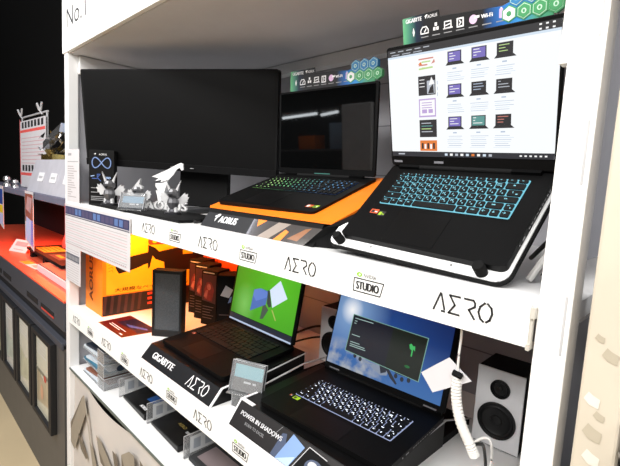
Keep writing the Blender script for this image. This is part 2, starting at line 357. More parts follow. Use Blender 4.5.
for i, (xa, xb) in enumerate(((-3.99, -3.57), (-3.54, -3.12), (-3.09, -2.67), (-4.45, -4.02))):
    t = thing('poster_frame', 'black framed pale poster on the counter front, '+where[i], 'picture frame', ((xa+xb)/2, -.012, -.02), 0, 'framed posters along the counter front')
    b = on(t); z0, z1 = -.02, .53
    for p, q in (((xa, -.034, z0), (xa+.05, -.0005, z1)), ((xb-.05, -.034, z0), (xb, -.0005, z1)), ((xa+.05, -.034, z1-.03), (xb-.05, -.0005, z1)), ((xa+.05, -.034, z0), (xb-.05, -.0005, z0+.03))): b.bx(p, q, CTD)
    b.build('frame', t, bevel=.003)
    b = on(t); b.bx((xa+.05, -.016, z0+.03), (xb-.05, -.001, z1-.03), mat('poster_paper_%d' % i, pics[i][0], .25, noise=.08, scale=6))
    F = front(0, -.0165, 0); random.seed(i+3)
    for k in range(5):
        z = z1-.07-.02*k; b.rect(xa+.07, z, xb-.08-random.random()*.1, z+.006, LGREY, F)
    pm = mat('poster_patch_%d' % i, pics[i][1], .3, noise=.2, scale=12)
    b.poly([(xa+.06, .06), (xb-.07, .10), (xb-.06, .27), (xa+.2, .23), (xa+.06, .28)], pm, F)
    if i == 2:
        b.rect(xa+.06, .26, xb-.06, .28, mat('poster_green', rgb(120, 118, 104), .4), F, .0004); b.ell(-2.85, .255, .03, .02, mat('poster_red', rgb(190, 70, 60), .4), F, .0008); b.ell(-2.92, .15, .03, .05, mat('poster_orange', rgb(205, 160, 130), .4), F, .0012)
    b.build('picture', t)
# ---------------------------------------------------------------- laptops
ROWS = [['Esc']+['F%d' % i for i in range(1, 13)]+['Del'], list('`1234567890-=')+['Bk'], ['Tab']+list('QWERTYUIOP[]\\'), ['Cap']+list("ASDFGHJKL;'")+['Ent'], ['Sft']+list('ZXCVBNM,./')+['Shift', '\u2191'], ['Ctrl', 'Fn', 'Win', 'Alt', '', 'Alt', 'Ctrl', '\u2190', '\u2193', '\u2192']]
WID = [[1.0714]*14, [1]*13+[2], [1.5]+[1]*12+[1.5], [1.8]+[1]*11+[2.2], [2.2]+[1]*10+[1.8, 1], [1.3, 1, 1, 1, 5.2, 1.2, 1.3, 1, 1, 1]]
def euler_M(o):
    return Matrix.Translation(o.location) @ o.rotation_euler.to_matrix().to_4x4()
def laptop(name, label, loc, rot, w, d, h, lid, kb, keym, legends, gapm, pad, T=.015, numpad=False, group=None, hinge=(.08, .92)):
    t = thing(name, label, 'laptop', loc, 0, group)
    t.rotation_mode = 'YXZ'; t.rotation_euler = Euler((R(rot[1]), R(rot[2]), R(rot[0])), 'YXZ')
    b = MB(); b.prism(rrect(0, 0, w, d+.012, .012), -T, 0, LAPB)
    for k in range(10): b.bx((w-.0004, d*.42+k*.012, -T*.62), (w+.0006, d*.42+k*.012+.008, -T*.35), GLOSSK)
    for y0, y1 in ((.30, .35), (.24, .26)): b.bx((w-.0004, d*y0, -T*.65), (w+.0008, d*y1, -T*.3), GLOSSK)
    body = b.build('base', t, bevel=.003)
    ux0, ux1, v0, v1 = kb; x0, x1, y0, y1 = ux0*w, ux1*w, v0*d, v1*d
    b = MB(); b.prism(rrect(x0-.0006, y0-.0006, x1+.0006, y1+.0006, .003), .0002, .0008, gapm if not callable(gapm) else GLOSSK)
    if callable(gapm):
        n = 12
        for k in range(n): b.rect(x0+(x1-x0)*k/n, y0, x0+(x1-x0)*(k+1)/n, y1, gapm((k+.5)/n), None, .0010)
    kbo = b.build('keyboard', t)
    total = 15+(4.3 if numpad else 0); un = (x1-x0)/total; hts = [.62, 1, 1, 1, 1, 1]; uh = (y1-y0)/sum(hts); y = y1
    cache = {}
    for r_ in range(6):
        hh = hts[r_]*uh; x = x0; row = list(zip(ROWS[r_], WID[r_]))
        if numpad: row += [(None, .3)]+[(s_, 1) for s_ in (('Num', '/', '*', '-'), ('7', '8', '9', '+'), ('4', '5', '6', ' '), ('1', '2', '3', 'Ent'), ('0', '.', ' ', ' '), (' ', ' ', ' ', ' '))[r_]]
        for s_, wd in row:
            if s_ is None: x += wd*un; continue
            lm = legends(x/(x1-x0+1e-9)-x0/(x1-x0)) if callable(legends) else legends
            key = (s_, round(wd, 2), r_ == 0, lm.name if lm else '')
            kw, kh = wd*un-.0040, hh-.0036
            if key not in cache:
                b = MB(); b.prism(rrect(-kw/2, -kh/2, kw/2, kh/2, .0018, 2), .0, .0030, keym)
                if lm and s_.strip():
                    lh = min(kh*.36, kw*.5) if len(s_) == 1 else kh*.20
                    b.text(s_, -kw*.12 if len(s_) == 1 else -kw*.05, kh*.10, lh, lm, None, .0032, bold=.0003)
                    if len(s_) == 1 and r_ in (1, 2, 3, 4): b.rect(kw*.12, -kh*.30, kw*.28, -kh*.14, lm, None, .0032)
                o = b.build('key', kbo); cache[key] = o
            else:
                o = cache[key].copy(); C.objects.link(o); o.parent = kbo
            o.location = (x+wd*un/2, y-hh/2, .0010); x += wd*un
        y -= hh
    b = MB(); px0, px1, py0, py1 = [q*s_ for q, s_ in zip(pad, (w, w, d, d))]
    b.prism(rrect(px0, py0, px1, py1, .004), .0002, .0007, mat('touchpad_black', rgb(11, 11, 11.5), .4, spec=.14)); b.build('touchpad', t)
    L = bpy.data.objects.new('x', None)
    b = MB(); b.prism(rrect(0, .006, w, h, .008), 0, .008, LAPB, Matrix(((1, 0, 0, 0), (0, 0, 1, 0), (0, 1, 0, 0), (0, 0, 0, 1))))
    lo_ = b.build('lid', t, bevel=.0015); lo_.location = (0, d, 0); lo_.rotation_euler = (R(lid), 0, 0)
    bpy.data.objects.remove(L)
    b = MB(); b.tube([(hinge[0]*w, d+.003, .001), (hinge[1]*w, d+.003, .001)], .0065, MATTE, 12)
    for q in hinge: b.bx((q*w-.028, d-.004, -.002), (q*w+.028, d+.006, .0075), LAPB)
    b.build('hinge', t, smooth=True)
    return t, lo_
def lidM(t, l): return euler_M(t) @ Matrix.Translation(l.location) @ l.rotation_euler.to_matrix().to_4x4()
LF = front(0, -.0012, 0)
def stickers(t, items):
    for x, y, a, bb, cols in items:
        q = MB(); q.rect(x, y, x+a, y+bb, cols[0], None, .0005)
        q.rect(x+a*.12, y+bb*.15, x+a*.5, y+bb*.8, cols[1], None, .0007); q.rect(x+a*.58, y+bb*.3, x+a*.9, y+bb*.5, cols[2], None, .0007)
        q.build('sticker', t)
STK_O = mat('sticker_orange', rgb(200, 80, 40), .5); STK_G = mat('sticker_green', rgb(150, 190, 40), .5); STK_W = mat('sticker_white', rgb(230, 230, 230), .5); STK_K = mat('sticker_black', rgb(40, 38, 38), .5)

# --- front-right laptop: white web page
CY = glow('key_light_cyan', (.30, .80, .95), 1.0); CYG = glow('key_gap_cyan', (.22, .72, .90), .75)
KEYK = mat('key_black', rgb(9, 10, 11), .55, spec=.25)
ap, apl = laptop('laptop', 'black laptop showing a white web page, with cyan-lit keys, on the tilted white plate', (-.713*.9, .8295*.9-.7, 1.5-.1194*.9), (-4.7, 43.8, 2.4), .42*.9, .258*.9, .306*.9, -29.8,
    (.115, .90, .465, .915), KEYK, CY, CYG, (.30, .62, .03, .40), hinge=(.14, .86))
stickers(ap, [(.036, .075, .022, .0126, (STK_O, STK_K, STK_W)), (.060, .070, .019, .0144, (STK_K, STK_G, STK_G))])
b = MB(); w_, h_ = .42*.9, .306*.9; ax0, ax1, az0, az1 = .012*w_, .988*w_, .105*h_, .972*h_; DW, DH = ax1-ax0, az1-az0
PG = glow('page_white', (.95, .98, 1), .86); BARK = glow('browser_dark', (.012, .012, .016), 1); TBK = glow('taskbar_dark', (.01, .012, .02), 1)
b.rect(ax0, az0, ax1, az1, PG, LF)
def q(s0, t0, s1, t1, m, z): b.rect(ax0+s0*DW, az0+t0*DH, ax0+s1*DW, az0+t1*DH, m, LF, z)
def ql(pts, m, z): b.poly([(ax0+s_*DW, az0+t_*DH) for s_, t_ in pts], m, LF, z)
TXB = glow('page_blue_text', (.55, .66, .85), .7); TXG = glow('page_grey_text', (.62, .66, .74), .7); SCB = glow('page_thumb_black', (.01, .01, .014), 1); VIO = glow('page_violet', (.20, .16, .55), .8); LBL = glow('page_pale_blue', (.72, .84, .97), .8); WHT = glow('page_bright', (1, 1, 1), .85); PNK = glow('page_lilac', (.55, .40, .75), .8); GRN = glow('page_green', (.55, .78, .30), .8); ORG = glow('page_orange', (.85, .22, .03), .8); RED = glow('page_red', (.7, .25, .2), .8); CYN = glow('page_teal', (.15, .45, .42), .6)
q(0, .94, 1, 1, BARK, .0003); q(0, .922, 1, .94, LBL, .0003)
random.seed(3)
for k in range(5): q(.02+.06*k, .976, .06+.06*k, .984, TXG, .0006)
for k in range(3): q(.03+.08*k, .95, .09+.08*k, .957, TXG, .0006)
for k in range(3):
    for tt in (.985, .953): q(.90+.03*k, tt-.006, .912+.03*k, tt+.006, WHT, .0006)
q(0, 0, 1, .048, TBK, .0003)
for k in range(9): q(.39+.034*k, .014, .408+.034*k, .034, (LBL, WHT, TXG, WHT, LBL, ORG, WHT, LBL, TXG)[k], .0006)
for k in range(6): q(.83+.025*k, .018, .842+.025*k, .03, WHT, .0006)
q(.05, .018, .10, .03, TXG, .0006)
def thumb(cx, cy, k, sc_, tx):
    ql([(cx-.042, cy-.028), (cx+.042, cy-.028), (cx+.042, cy+.062), (cx-.042, cy+.062)], SCB, .0003)
    ql([(cx-.036, cy-.022), (cx+.036, cy-.022), (cx+.036, cy+.055), (cx-.036, cy+.055)], sc_, .0006)
    ql([(cx-.055, cy-.05), (cx+.06, cy-.05), (cx+.044, cy-.028), (cx-.043, cy-.028)], SCB, .0004)
    for j in range(3): q(cx-.03, cy+.04-.022*j, cx-.03+.05*random.random()+.01, cy+.046-.022*j, tx, .0009)
cols = (.457, .600, .738)
for r_, cy in enumerate((.845, .575, .30, .03)):
    for c_, cx in enumerate(cols):
        pal = [[(VIO, WHT), (VIO, WHT), (SCB, GRN)], [(VIO, WHT), (SCB, TXB), (SCB, TXG)], [(VIO, WHT), (CYN, WHT), (SCB, RED)], [(VIO, WHT), (CYN, WHT), (SCB, RED)]][r_][c_]
        if r_ < 3:
            thumb(cx, cy, 1, *pal)
            q(cx-.012, cy-.085, cx+.012, cy-.074, TXB, .0003)
            for j in range(5): q(cx-.05+.01*random.random(), cy-.112-.016*j, cx+.03+.03*random.random(), cy-.108-.016*j, LBL if j % 2 else TXB, .0003)
        else:
            q(cx-.04, cy+.075, cx+.04, cy+.08, TXB, .0003); q(cx-.05, cy+.06, cx+.04, cy+.063, LBL, .0003)
q(.215, .752, .335, .895, WHT, .0003)
for k in range(4): q(.225+.02*(k % 2), .875-.026*k, .325-.02*k, .887-.026*k, (RED, GRN, RED, GRN)[k], .0006)
ql([(.225, .79), (.32, .795), (.32, .81), (.225, .805)], GRN, .0006); ql([(.22, .84), (.24, .86), (.25, .83)], ORG, .0006); ql([(.31, .83), (.33, .87), (.335, .84)], RED, .0006)
q(.218, .565, .335, .735, SCB, .0003); q(.278, .575, .33, .69, TXG, .0006); ql([(.285, .58), (.325, .58), (.32, .66), (.30, .63)], SCB, .0009); ql([(.29, .65), (.31, .72), (.33, .66)], WHT, .0009)
for j in range(3): q(.226, .70-.03*j, .262, .706-.03*j, WHT, .0006)
q(.218, .37, .335, .535, PNK, .0003); q(.226, .384, .328, .522, WHT, .0006)
for j in range(3): q(.238, .495-.022*j, .31, .503-.022*j, PNK, .0009)
q(.24, .405, .275, .44, PNK, .0009); q(.285, .405, .315, .44, PNK, .0009); q(.218, .37, .335, .384, PNK, .0009)
q(.218, .185, .338, .345, SCB, .0003)
for j in range(4): q(.232, .31-.026*j, .30+.01*(j % 2), .318-.026*j, (TXG, CYN, GRN, TXG)[j], .0006)
q(.218, .055, .338, .155, ORG, .0003)
for j in range(5): q(.23+.02*j, .075, .243+.02*j, .13-.01*(j % 2), WHT if j % 2 else SCB, .0006)
for k in range(3): q(.345, .55+.05*k, .349, .58+.05*k, TXB, .0003)
b.build('display', apl)
for x in (.055, .35): b = MB(); b.rect(x*w_-.012, .014, x*w_+.012, .019, MGREY, LF); b.build('hinge_mark', apl)

# tilted stand plate, pegs and easel
st = thing('tilted_stand', 'white tilting stand plate with black rubber rim and two pegs, under the web-page laptop', 'laptop stand', ap.location, 0)
st.rotation_mode = 'YXZ'; st.rotation_euler = ap.rotation_euler.copy()
def plate_outline(g):      # wide front lip, narrower behind
    P = rrect(-.034-g, -.021-g, .384+g, .236+g, .024+g)
    return P[:6]+[(.030-g, .236+g), (.022-g, .070+g), (.004-g, .050+g), (-.020-g, .046+g)]+[(-.034-g, .030)]+P[12:]
b = MB(); b.prism(plate_outline(0), -.0195, -.0146, WHITE)
for x in (.09, .28): b.lathe([(.0025, -.0146), (.0025, -.014), (0, -.014)], STEEL, 12, Matrix.Translation((x, -.0075, 0)))
b.build('plate', st)
b = MB(); b.prism(plate_outline(.0035), -.0252, -.0172, RUBBER); b.build('rim', st)
for x in (.004, .340):
    b = MB(); b.lathe([(0, .0126), (.009, .0117), (.011, .009), (.0104, -.0144), (0, -.0144)], RUBBER, 20, Matrix.Translation((x, -.0112, 0)) @ Matrix.Rotation(R(6), 4, 'X')); b.build('peg', st, smooth=True)
for x in (.045, .30):
    b = MB(); b.add([(x, .198, -.0252), (x+.027, .198, -.0252), (x+.027, .225, -.0252), (x, .225, -.0252), (x, .055, -.184), (x+.027, .055, -.184), (x+.027, .075, -.18), (x, .075, -.18)], [(0, 1, 2, 3), (4, 7, 6, 5), (0, 4, 5, 1), (1, 5, 6, 2), (2, 6, 7, 3), (3, 7, 4, 0)], RUBBER); b.build('leg', st)

# --- large laptop with a switched-off screen
def rain(k):
    k = max(0, min(1, k)); return glow('key_%d' % int(k*5), *[((.55, 1.0, .35), 1.5), ((.30, .95, .40), 1.1), ((.15, .70, .60), .9), ((.14, .50, .85), .95), ((.14, .45, .95), 1.0), ((.16, .48, 1.0), 1.0)][int(k*5)])
def raing(k): return glow('gap_%d' % int(k*5), *[((.20, .50, .10), .5), ((.08, .40, .14), .35), ((.02, .2, .22), .2), ((.02, .14, .35), .2), ((.02, .12, .45), .2), ((.02, .12, .45), .2)][int(k*5)])
lp, lpl = laptop('laptop', 'black laptop with a dark reflecting screen and green-to-blue key lights on an orange base', (-1.2282, .0995, 1.432), (1.9, 20.1, .7), .43, .288, .291, -16.5,
    (.06, .93, .46, .86), KEYK, rain, raing, (.27, .56, .04, .40), numpad=True, hinge=(.16, .84))
stickers(lp, [(.373, .028, .022, .018, (STK_O, STK_W, STK_G)), (.398, .030, .018, .016, (STK_G, STK_K, STK_W))])
b = MB(); b.rect(.010, .026, .420, .284, mat('screen_off', rgb(7, 7.5, 8), .03, coat=.5, noise=0), LF); b.build('display', lpl)
b = MB(); b.rect(0.18, .008, .25, .011, glow('hinge_glow', (.1, .5, .4), .35), LF); b.build('light_bar', lpl)

# --- green screen laptop
DK = mat('key_dim', rgb(12, 12, 13), .5, spec=.3)
gp, gpl = laptop('laptop', 'black laptop with a bright green screen on the middle shelf', (-1.5573, .0786, .8600), (-.5, 5.5, 0), .43, .309, .294, -15.3,
    (.07, .90, .42, .92), DK, None, GLOSSK, (.3, .62, .05, .36), hinge=(.10, .90))
stickers(gp, [(.028, .115, .018, .012, (STK_O, STK_K, STK_W))])
b = MB(); w_, h_ = .43, .294; GW = .965*w_
def screen_mat(name, build):
    m = bpy.data.materials.new(name); m.use_nodes = True; nt = m.node_tree; N = nt.nodes; L = nt.links
    bs = N['Principled BSDF']; bs.inputs['Base Color'].default_value = (.01, .01, .01, 1); bs.inputs['Roughness'].default_value = .35
    col = build(N, L); L.new(col, bs.inputs['Emission Color']); bs.inputs['Emission Strength'].default_value = .8; return m
def ramp(N, L, fac, stops):
    r_ = N.new('ShaderNodeValToRGB'); L.new(fac, r_.inputs[0]); e = r_.color_ramp.elements
    while len(e) > 1: e.remove(e[-1])
    e[0].position, e[0].color = stops[0][0], (*stops[0][1], 1)
    for p, c_ in stops[1:]: k = e.new(p); k.color = (*c_, 1)
    return r_.outputs[0]
def blob(N, L, cx, cz, rx, rz):      # 1 at the centre of a picture spot, 0 outside (object space of the screen, scaled)
    tc = N.new('ShaderNodeTexCoord'); mp = N.new('ShaderNodeMapping'); L.new(tc.outputs['Object'], mp.inputs[0])
    mp.inputs['Location'].default_value = (-cx/rx, 0, -cz/rz); mp.inputs['Scale'].default_value = (1/(rx*S), 0, 1/(rz*S))
    g = N.new('ShaderNodeTexGradient'); g.gradient_type = 'SPHERICAL'; L.new(mp.outputs[0], g.inputs[0]); return g.outputs[1]
def mixc(N, L, fac, a, c_):
    m = N.new('ShaderNodeMix'); m.data_type = 'RGBA'; L.new(fac, m.inputs[0])
    for s_, v in ((m.inputs[6], a), (m.inputs[7], c_)):
        if isinstance(v, tuple): s_.default_value = (*v, 1)
        else: L.new(v, s_)
    return m.outputs[2]
def green_build(N, L):
    a = blob(N, L, .30, .20, .32, .30); base = mixc(N, L, a, (.055, .30, .014), (.11, .58, .022))
    return mixc(N, L, blob(N, L, .10, .09, .08, .10), base, (.22, .60, .12))
GS = screen_mat('green_wallpaper', green_build)
b.rect(.012, .038, GW, .282, GS, LF)
b.rect(.012, .004, GW, .014, glow('taskbar_pale', (.50, .60, .80), .8), LF, .0003); b.rect(.012, .014, GW, .036, glow('taskbar_band', (.010, .016, .03), 1), LF, .0003)
lw, lh = .43, .294
def lidp(P): return [(x*lw, z*lh) for x, z in P]
b.poly(lidp([(.515, .43), (.50, .18), (.545, .20), (.60, .34)]), glow('panel_leg', (.05, .08, .06), 1), LF, .0006)
b.poly(lidp([(.64, .36), (.66, .36), (.73, .24), (.715, .235)]), glow('panel_leg_yellow', (.35, .42, .10), 1), LF, .0006)
b.poly(lidp([(.335, .24), (.55, .40), (.56, .585), (.44, .595), (.345, .55)]), glow('panel_blue', (.06, .14, .42), 1), LF, .0009)
b.poly(lidp([(.345, .47), (.40, .40), (.55, .50), (.55, .575), (.44, .595), (.35, .55)]), glow('panel_blue_pale', (.10, .20, .55), 1), LF, .0011)
b.poly(lidp([(.545, .60), (.575, .605), (.635, .40), (.60, .375), (.565, .42)]), glow('panel_edge', (.03, .05, .04), 1), LF, .0012)
b.poly(lidp([(.575, .61), (.70, .775), (.83, .57), (.65, .39)]), glow('panel_white', (.62, .72, .86), 1), LF, .0014)
b.build('display', gpl)

# --- laptop with the aircraft wallpaper
WB = glow('key_light_white', (.80, .87, 1), 2.2); WBG = glow('key_gap_white', (.34, .40, .62), .9)
sp, spl = laptop('laptop', 'black laptop with a blue aircraft wallpaper and white-lit keys on the middle shelf', (-.926, .0655, .8695), (3.1, 3.1, 0), .43, .293, .292, -17.7,
    (.125, .885, .335, .735), KEYK, WB, WBG, (.28, .66, .02, .285), hinge=(.08, .92))
stickers(sp, [(.043, .080, .010, .012, (STK_K, STK_O, STK_W)), (.060, .076, .022, .016, (STK_G, STK_K, STK_G))])
def sky_build(N, L):
    tc = N.new('ShaderNodeTexCoord'); sx = N.new('ShaderNodeSeparateXYZ'); L.new(tc.outputs['Object'], sx.inputs[0])
    dv = N.new('ShaderNodeMath'); dv.operation = 'MULTIPLY'; dv.inputs[1].default_value = 1/(.292*S); L.new(sx.outputs[2], dv.inputs[0])
    base = ramp(N, L, dv.outputs[0], [(.0, (.06, .17, .42)), (.3, (.035, .13, .40)), (.6, (.016, .07, .28)), (1, (.008, .03, .15))])
    base = mixc(N, L, blob(N, L, .43, .26, .20, .22), base, (.006, .018, .10))
    base = mixc(N, L, blob(N, L, .065, .21, .15, .15), base, (.26, .44, .72))
    base = mixc(N, L, blob(N, L, .065, .212, .045, .05), base, (1, 1, 1))
    nz = N.new('ShaderNodeTexNoise'); nz.inputs['Scale'].default_value = 28; nz.inputs['Detail'].default_value = 6; L.new(tc.outputs['Object'], nz.inputs[0])
    cl = ramp(N, L, nz.outputs[0], [(.40, (0, 0, 0)), (.62, (1, 1, 1))])
    mk = N.new('ShaderNodeMath'); mk.operation = 'MULTIPLY'; L.new(cl, mk.inputs[0])
    k2 = ramp(N, L, blob(N, L, .07, .035, .20, .085), [(.0, (0, 0, 0)), (.5, (1, 1, 1))]); L.new(k2, mk.inputs[1])
    return mixc(N, L, mk.outputs[0], base, (.40, .43, .48))
AS = screen_mat('aircraft_wallpaper', sky_build)
lw, lh = .43, .292
b = MB(); b.rect(.006, .024, .415, .282, AS, LF)
AK = glow('aircraft_dark', (.014, .018, .03), 1); AG = glow('aircraft_grey', (.20, .24, .32), 1)
for P, m, z in (([(.40, .205), (.46, .25), (.53, .29), (.56, .25), (.55, .17), (.50, .15)], AG, .0005), ([(.475, .26), (.50, .34), (.54, .30), (.54, .2), (.50, .17)], AK, .0008), ([(.52, .25), (.56, .24), (.64, .13), (.63, .115), (.58, .16)], AK, .0008), ([(.22, .285), (.30, .255), (.40, .235), (.44, .245), (.44, .225), (.36, .215), (.28, .24)], AG, .0006), ([(.60, .245), (.72, .235), (.71, .225), (.61, .225)], AK, .0006)):
    b.poly(lidp(P), m, LF, z)
for x, z in ((.26, .25), (.31, .235), (.62, .20), (.67, .19), (.72, .205)): b.ell(x*lw, z*lh, .006, .007, AK, LF, .0009)
WIN = glow('window_navy', (.007, .008, .016), 1); WING = glow('window_green_black', (.006, .010, .007), 1); WE = glow('window_edge', (.16, .32, .26), 1); NG = glow('neon_green', (.04, .40, .10), 1); WT = glow('window_text', (.28, .40, .38), 1)
b.poly(lidp([(.172, .690), (.805, .668), (.793, .222), (.162, .270)]), WE, LF, .0012)
b.poly(lidp([(.178, .683), (.799, .661), (.788, .229), (.168, .277)]), WIN, LF, .0015)
b.poly(lidp([(.53, .668), (.799, .661), (.788, .229), (.522, .251)]), WING, LF, .0018)
b.poly(lidp([(.675, .55), (.69, .565), (.705, .545), (.72, .55), (.725, .50), (.71, .515), (.71, .44), (.70, .44), (.70, .50), (.685, .51)]), NG, LF, .0021); b.ell(.69*lw, .33*lh, .009, .004, glow('neon_dim', (.01, .12, .03), 1), LF, .0021)
for j, (z, x1) in enumerate(((.645, .36), (.615, .22), (.59, .215), (.46, .27), (.38, .28), (.355, .33), (.335, .34))): b.rect(.195*lw, z*lh, x1*lw, z*lh+.0025, WT, LF, .0018)
b.build('display', spl)
for x in (.10, .90): b = MB(); b.rect(x*lw-.02, .006, x*lw+.02, .012, MGREY, LF); b.build('hinge_mark', spl)
# ---------------------------------------------------------------- spec cards standing behind the two upper screens
def card_mat(name, stops, w):
    m = bpy.data.materials.new(name); m.use_nodes = True; nt = m.node_tree; N = nt.nodes; L = nt.links
    bs = N['Principled BSDF']; bs.inputs['Roughness'].default_value = .4
    tc = N.new('ShaderNodeTexCoord'); sx = N.new('ShaderNodeSeparateXYZ'); L.new(tc.outputs['Object'], sx.inputs[0])
    k = N.new('ShaderNodeMath'); k.operation = 'MULTIPLY'; k.inputs[1].default_value = 1/(w*S); L.new(sx.outputs[0], k.inputs[0])
    L.new(ramp(N, L, k.outputs[0], stops), bs.inputs['Base Color']); return m
TOPP = [(.09, rgb(110, 190, 130)), (.15, rgb(70, 130, 110)), (.20, rgb(25, 40, 60)), (.26, rgb(26, 26, 28)), (.60, rgb(26, 26, 28)), (.70, rgb(40, 110, 190)), (.78, rgb(60, 150, 220)), (.86, rgb(80, 165, 140)), (.95, rgb(70, 150, 100))]
HEXB = mat('hex_blue', rgb(60, 135, 190), .4); HEXG = mat('hex_green', rgb(78, 160, 105), .4); HEXL = mat('hex_line', rgb(205, 235, 215), .5)
def topper(lap, lid_o, w, h, x0, x1, zt, zn, xn, zr, label, group):
    M = lidM(lap, lid_o)
    t = thing('spec_card', label, 'sign', M.translation, 0, group); t.rotation_euler = M.to_euler()
    pm = card_mat('card_print_%d' % int(w*1000), TOPP, w)
    out = [(x0, .90*h), (x1, .90*h), (x1, zr*h), (.77*w, zr*h), (.70*w, (zn-.03)*h), (xn+.003, zn*h), (xn, zt*h), (x0, (zt-.005)*h)]
    b = MB(); b.prism(out, -.0125, -.0108, pm, FRONT); F = front(0, .0106, 0); b.build('card', t)
    b = MB(); hh = (zn-1.0)*h
    b.text('GIGABYTE', x0+(xn-x0)*.32, (zn+(zt-zn)*.35)*h, hh*.20, INKW, F, w_=(xn-x0)*.45, bold=.0004); b.eagle(x0+(xn-x0)*.62, (zn+(zt-zn)*.10)*h, hh*.20, INKW, F); b.text('AORUS', x0+(xn-x0)*.84, (zn+(zt-zn)*.36)*h, hh*.15, INKW, F, w_=(xn-x0)*.26)
    zc = 1.0*h+hh*.52; n = 8
    for i in range(n):
        x = x0+.028+(.70*w-x0-.03)*i/(n-1); k = hh*.22; lw_ = hh*.055
        if i == 0: b.poly([(x, zc-k), (x-.3*k, zc), (x, zc+k), (x+.3*k, zc)], INKW, F)
        if i == 1: b.line([(x-k, zc-.7*k), (x-k, zc), (x-.5*k, zc+.7*k), (x+.5*k, zc+.7*k), (x+k, zc), (x+k, zc-.7*k), (x-k, zc-.7*k)], lw_, INKW, F); b.line([(x, zc-.4*k), (x+.4*k, zc+.2*k)], lw_, INKW, F)
        if i == 2:
            for dx, dz in ((-.7, -.5), (.1, -.5), (-.3, .4)): b.rect(x+dx*k, zc+dz*k, x+(dx+.6)*k, zc+(dz+.7)*k, INKW, F)
        if i == 3: b.line([(x-.8*k, zc-.5*k), (x-.8*k, zc+.8*k), (x+.8*k, zc+.8*k), (x+.8*k, zc-.5*k), (x-1.1*k, zc-.6*k), (x+1.1*k, zc-.6*k)], lw_, INKW, F); b.line([(x-.5*k, zc), (x+.5*k, zc+.2*k)], lw_, INKW, F)
        if i == 4: b.line([(x-.7*k, zc-.8*k), (x-.7*k, zc+.8*k), (x+.7*k, zc+.8*k), (x+.7*k, zc-.8*k), (x-.7*k, zc-.8*k)], lw_*1.3, INKW, F); b.line([(x-.2*k, zc+.4*k), (x+.2*k, zc), (x-.2*k, zc-.4*k)], lw_, INKW, F)
        if i == 5: b.ell(x, zc, .9*k, .9*k, mat('icon_pink', rgb(225, 190, 225), .5), F); b.rect(x+.3*k, zc+.1*k, x+1.4*k, zc+.6*k, INKW, F, .0003)
        if i == 6: b.text('Wi-Fi', x, zc+.2*k, k*.75, INKW, F, bold=.0005)
        if i == 7: b.prism(rrect(x-.4*k, zc-.9*k, x+.4*k, zc+.9*k, .2*k), 0, .0002, mat('icon_lilac', rgb(200, 180, 225), .5), F); b.rect(x-.15*k, zc+.9*k, x+.15*k, zc+1.1*k, INKW, F)
        if 0 < i: b.rect(x-1.0*k, zc-1.55*k, x+1.0*k, zc-1.35*k, INKG, F)
    b.build('print', t)
    r_ = hh*.36; b = MB(); cx0 = .735*w
    for row, (zz, dx, cnt, m) in enumerate(((h*1.0+hh*.42, 0, 4, HEXG), (h*1.0+hh*1.0, r_*.87, 3, HEXB))):
        for k in range(cnt):
            cx = cx0+dx+k*r_*1.78
            P = [(cx+r_*math.sin(R(60*a)), zz+r_*math.cos(R(60*a))) for a in range(6)]; P2 = [(cx+r_*.86*math.sin(R(60*a)), zz+r_*.86*math.cos(R(60*a))) for a in range(6)]; P3 = [(cx+r_*.78*math.sin(R(60*a)), zz+r_*.78*math.cos(R(60*a))) for a in range(6)]
            b.prism(P, -.0115, .0006+.0002*k, HEXB if (row or k > 9) else m, F); b.poly(P2, HEXL, F, .0012); b.poly(P3, INKW if (row == 0 and k == 0) else m, F, .0015)
            b.ell(cx, zz, r_*.30, r_*.30, HEXG if (row == 0 and k == 0) else HEXL, F, .0018, 12); b.ell(cx, zz, r_*.15, r_*.18, m, F, .0021, 10)
    b.build('hexagons', t)
topper(lp, lpl, .43, .293, .103*.43, .949*.43, 1.235, 1.178, .374*.43, 1.155, 'small spec card with hexagon icons behind the dark reflecting laptop screen', 'spec cards behind the upper laptops')
topper(ap, apl, .378, .2754, .108*.378, .937*.378, 1.200, 1.152, .345*.378, 1.15, 'larger spec card with hexagon icons behind the white web-page screen, cut by the top edge', 'spec cards behind the upper laptops')

# ---------------------------------------------------------------- top shelf
# orange riser under the dark-screen laptop
ri = thing('laptop_riser', 'orange-topped black riser with a winged logo and glossy panel, under the dark-screen laptop', 'laptop stand', (-.98, .24, 1.346))
b = on(ri); ys, yb = .094, .43; zs = 1.4105; zb = zs+(yb-ys)*math.tan(R(19.9))
b.xprism([(.056, 1.346), (yb, 1.346), (yb, zb-.006), (ys, zs-.006)], -1.252, -.735, MATTE); b.build('body', ri)
b = on(ri); b.xprism([(ys-.004, zs-.0065), (yb, zb-.006), (yb, zb), (ys-.004, zs)], -1.256, -.700, ORANGE); b.build('top', ri)
b = on(ri); FP = frame((-1.255, .0545, 1.346), (1, .0, 0), (0, .038, .059))
b.poly([(0, .0), (.25, 0), (.25, .053), (0.004, .053)], mat('riser_front', rgb(14, 14, 15), .4, spec=.3), FP)
b.eagle(.052, .022, .030, INKW, FP, .0006); b.text('AORUS', .132, .033, .023, INKW, FP, .0006, w_=.092, bold=.0016); b.build('front_panel', ri)
b = on(ri); FP = frame((-1.005, .0545, 1.346), (1, 0, 0), (0, .038, .059))
b.poly([(0, 0), (.24, 0), (.305, .053), (0, .053)], mat('riser_gloss', rgb(70, 66, 64), .12, coat=.6), FP, .0004)
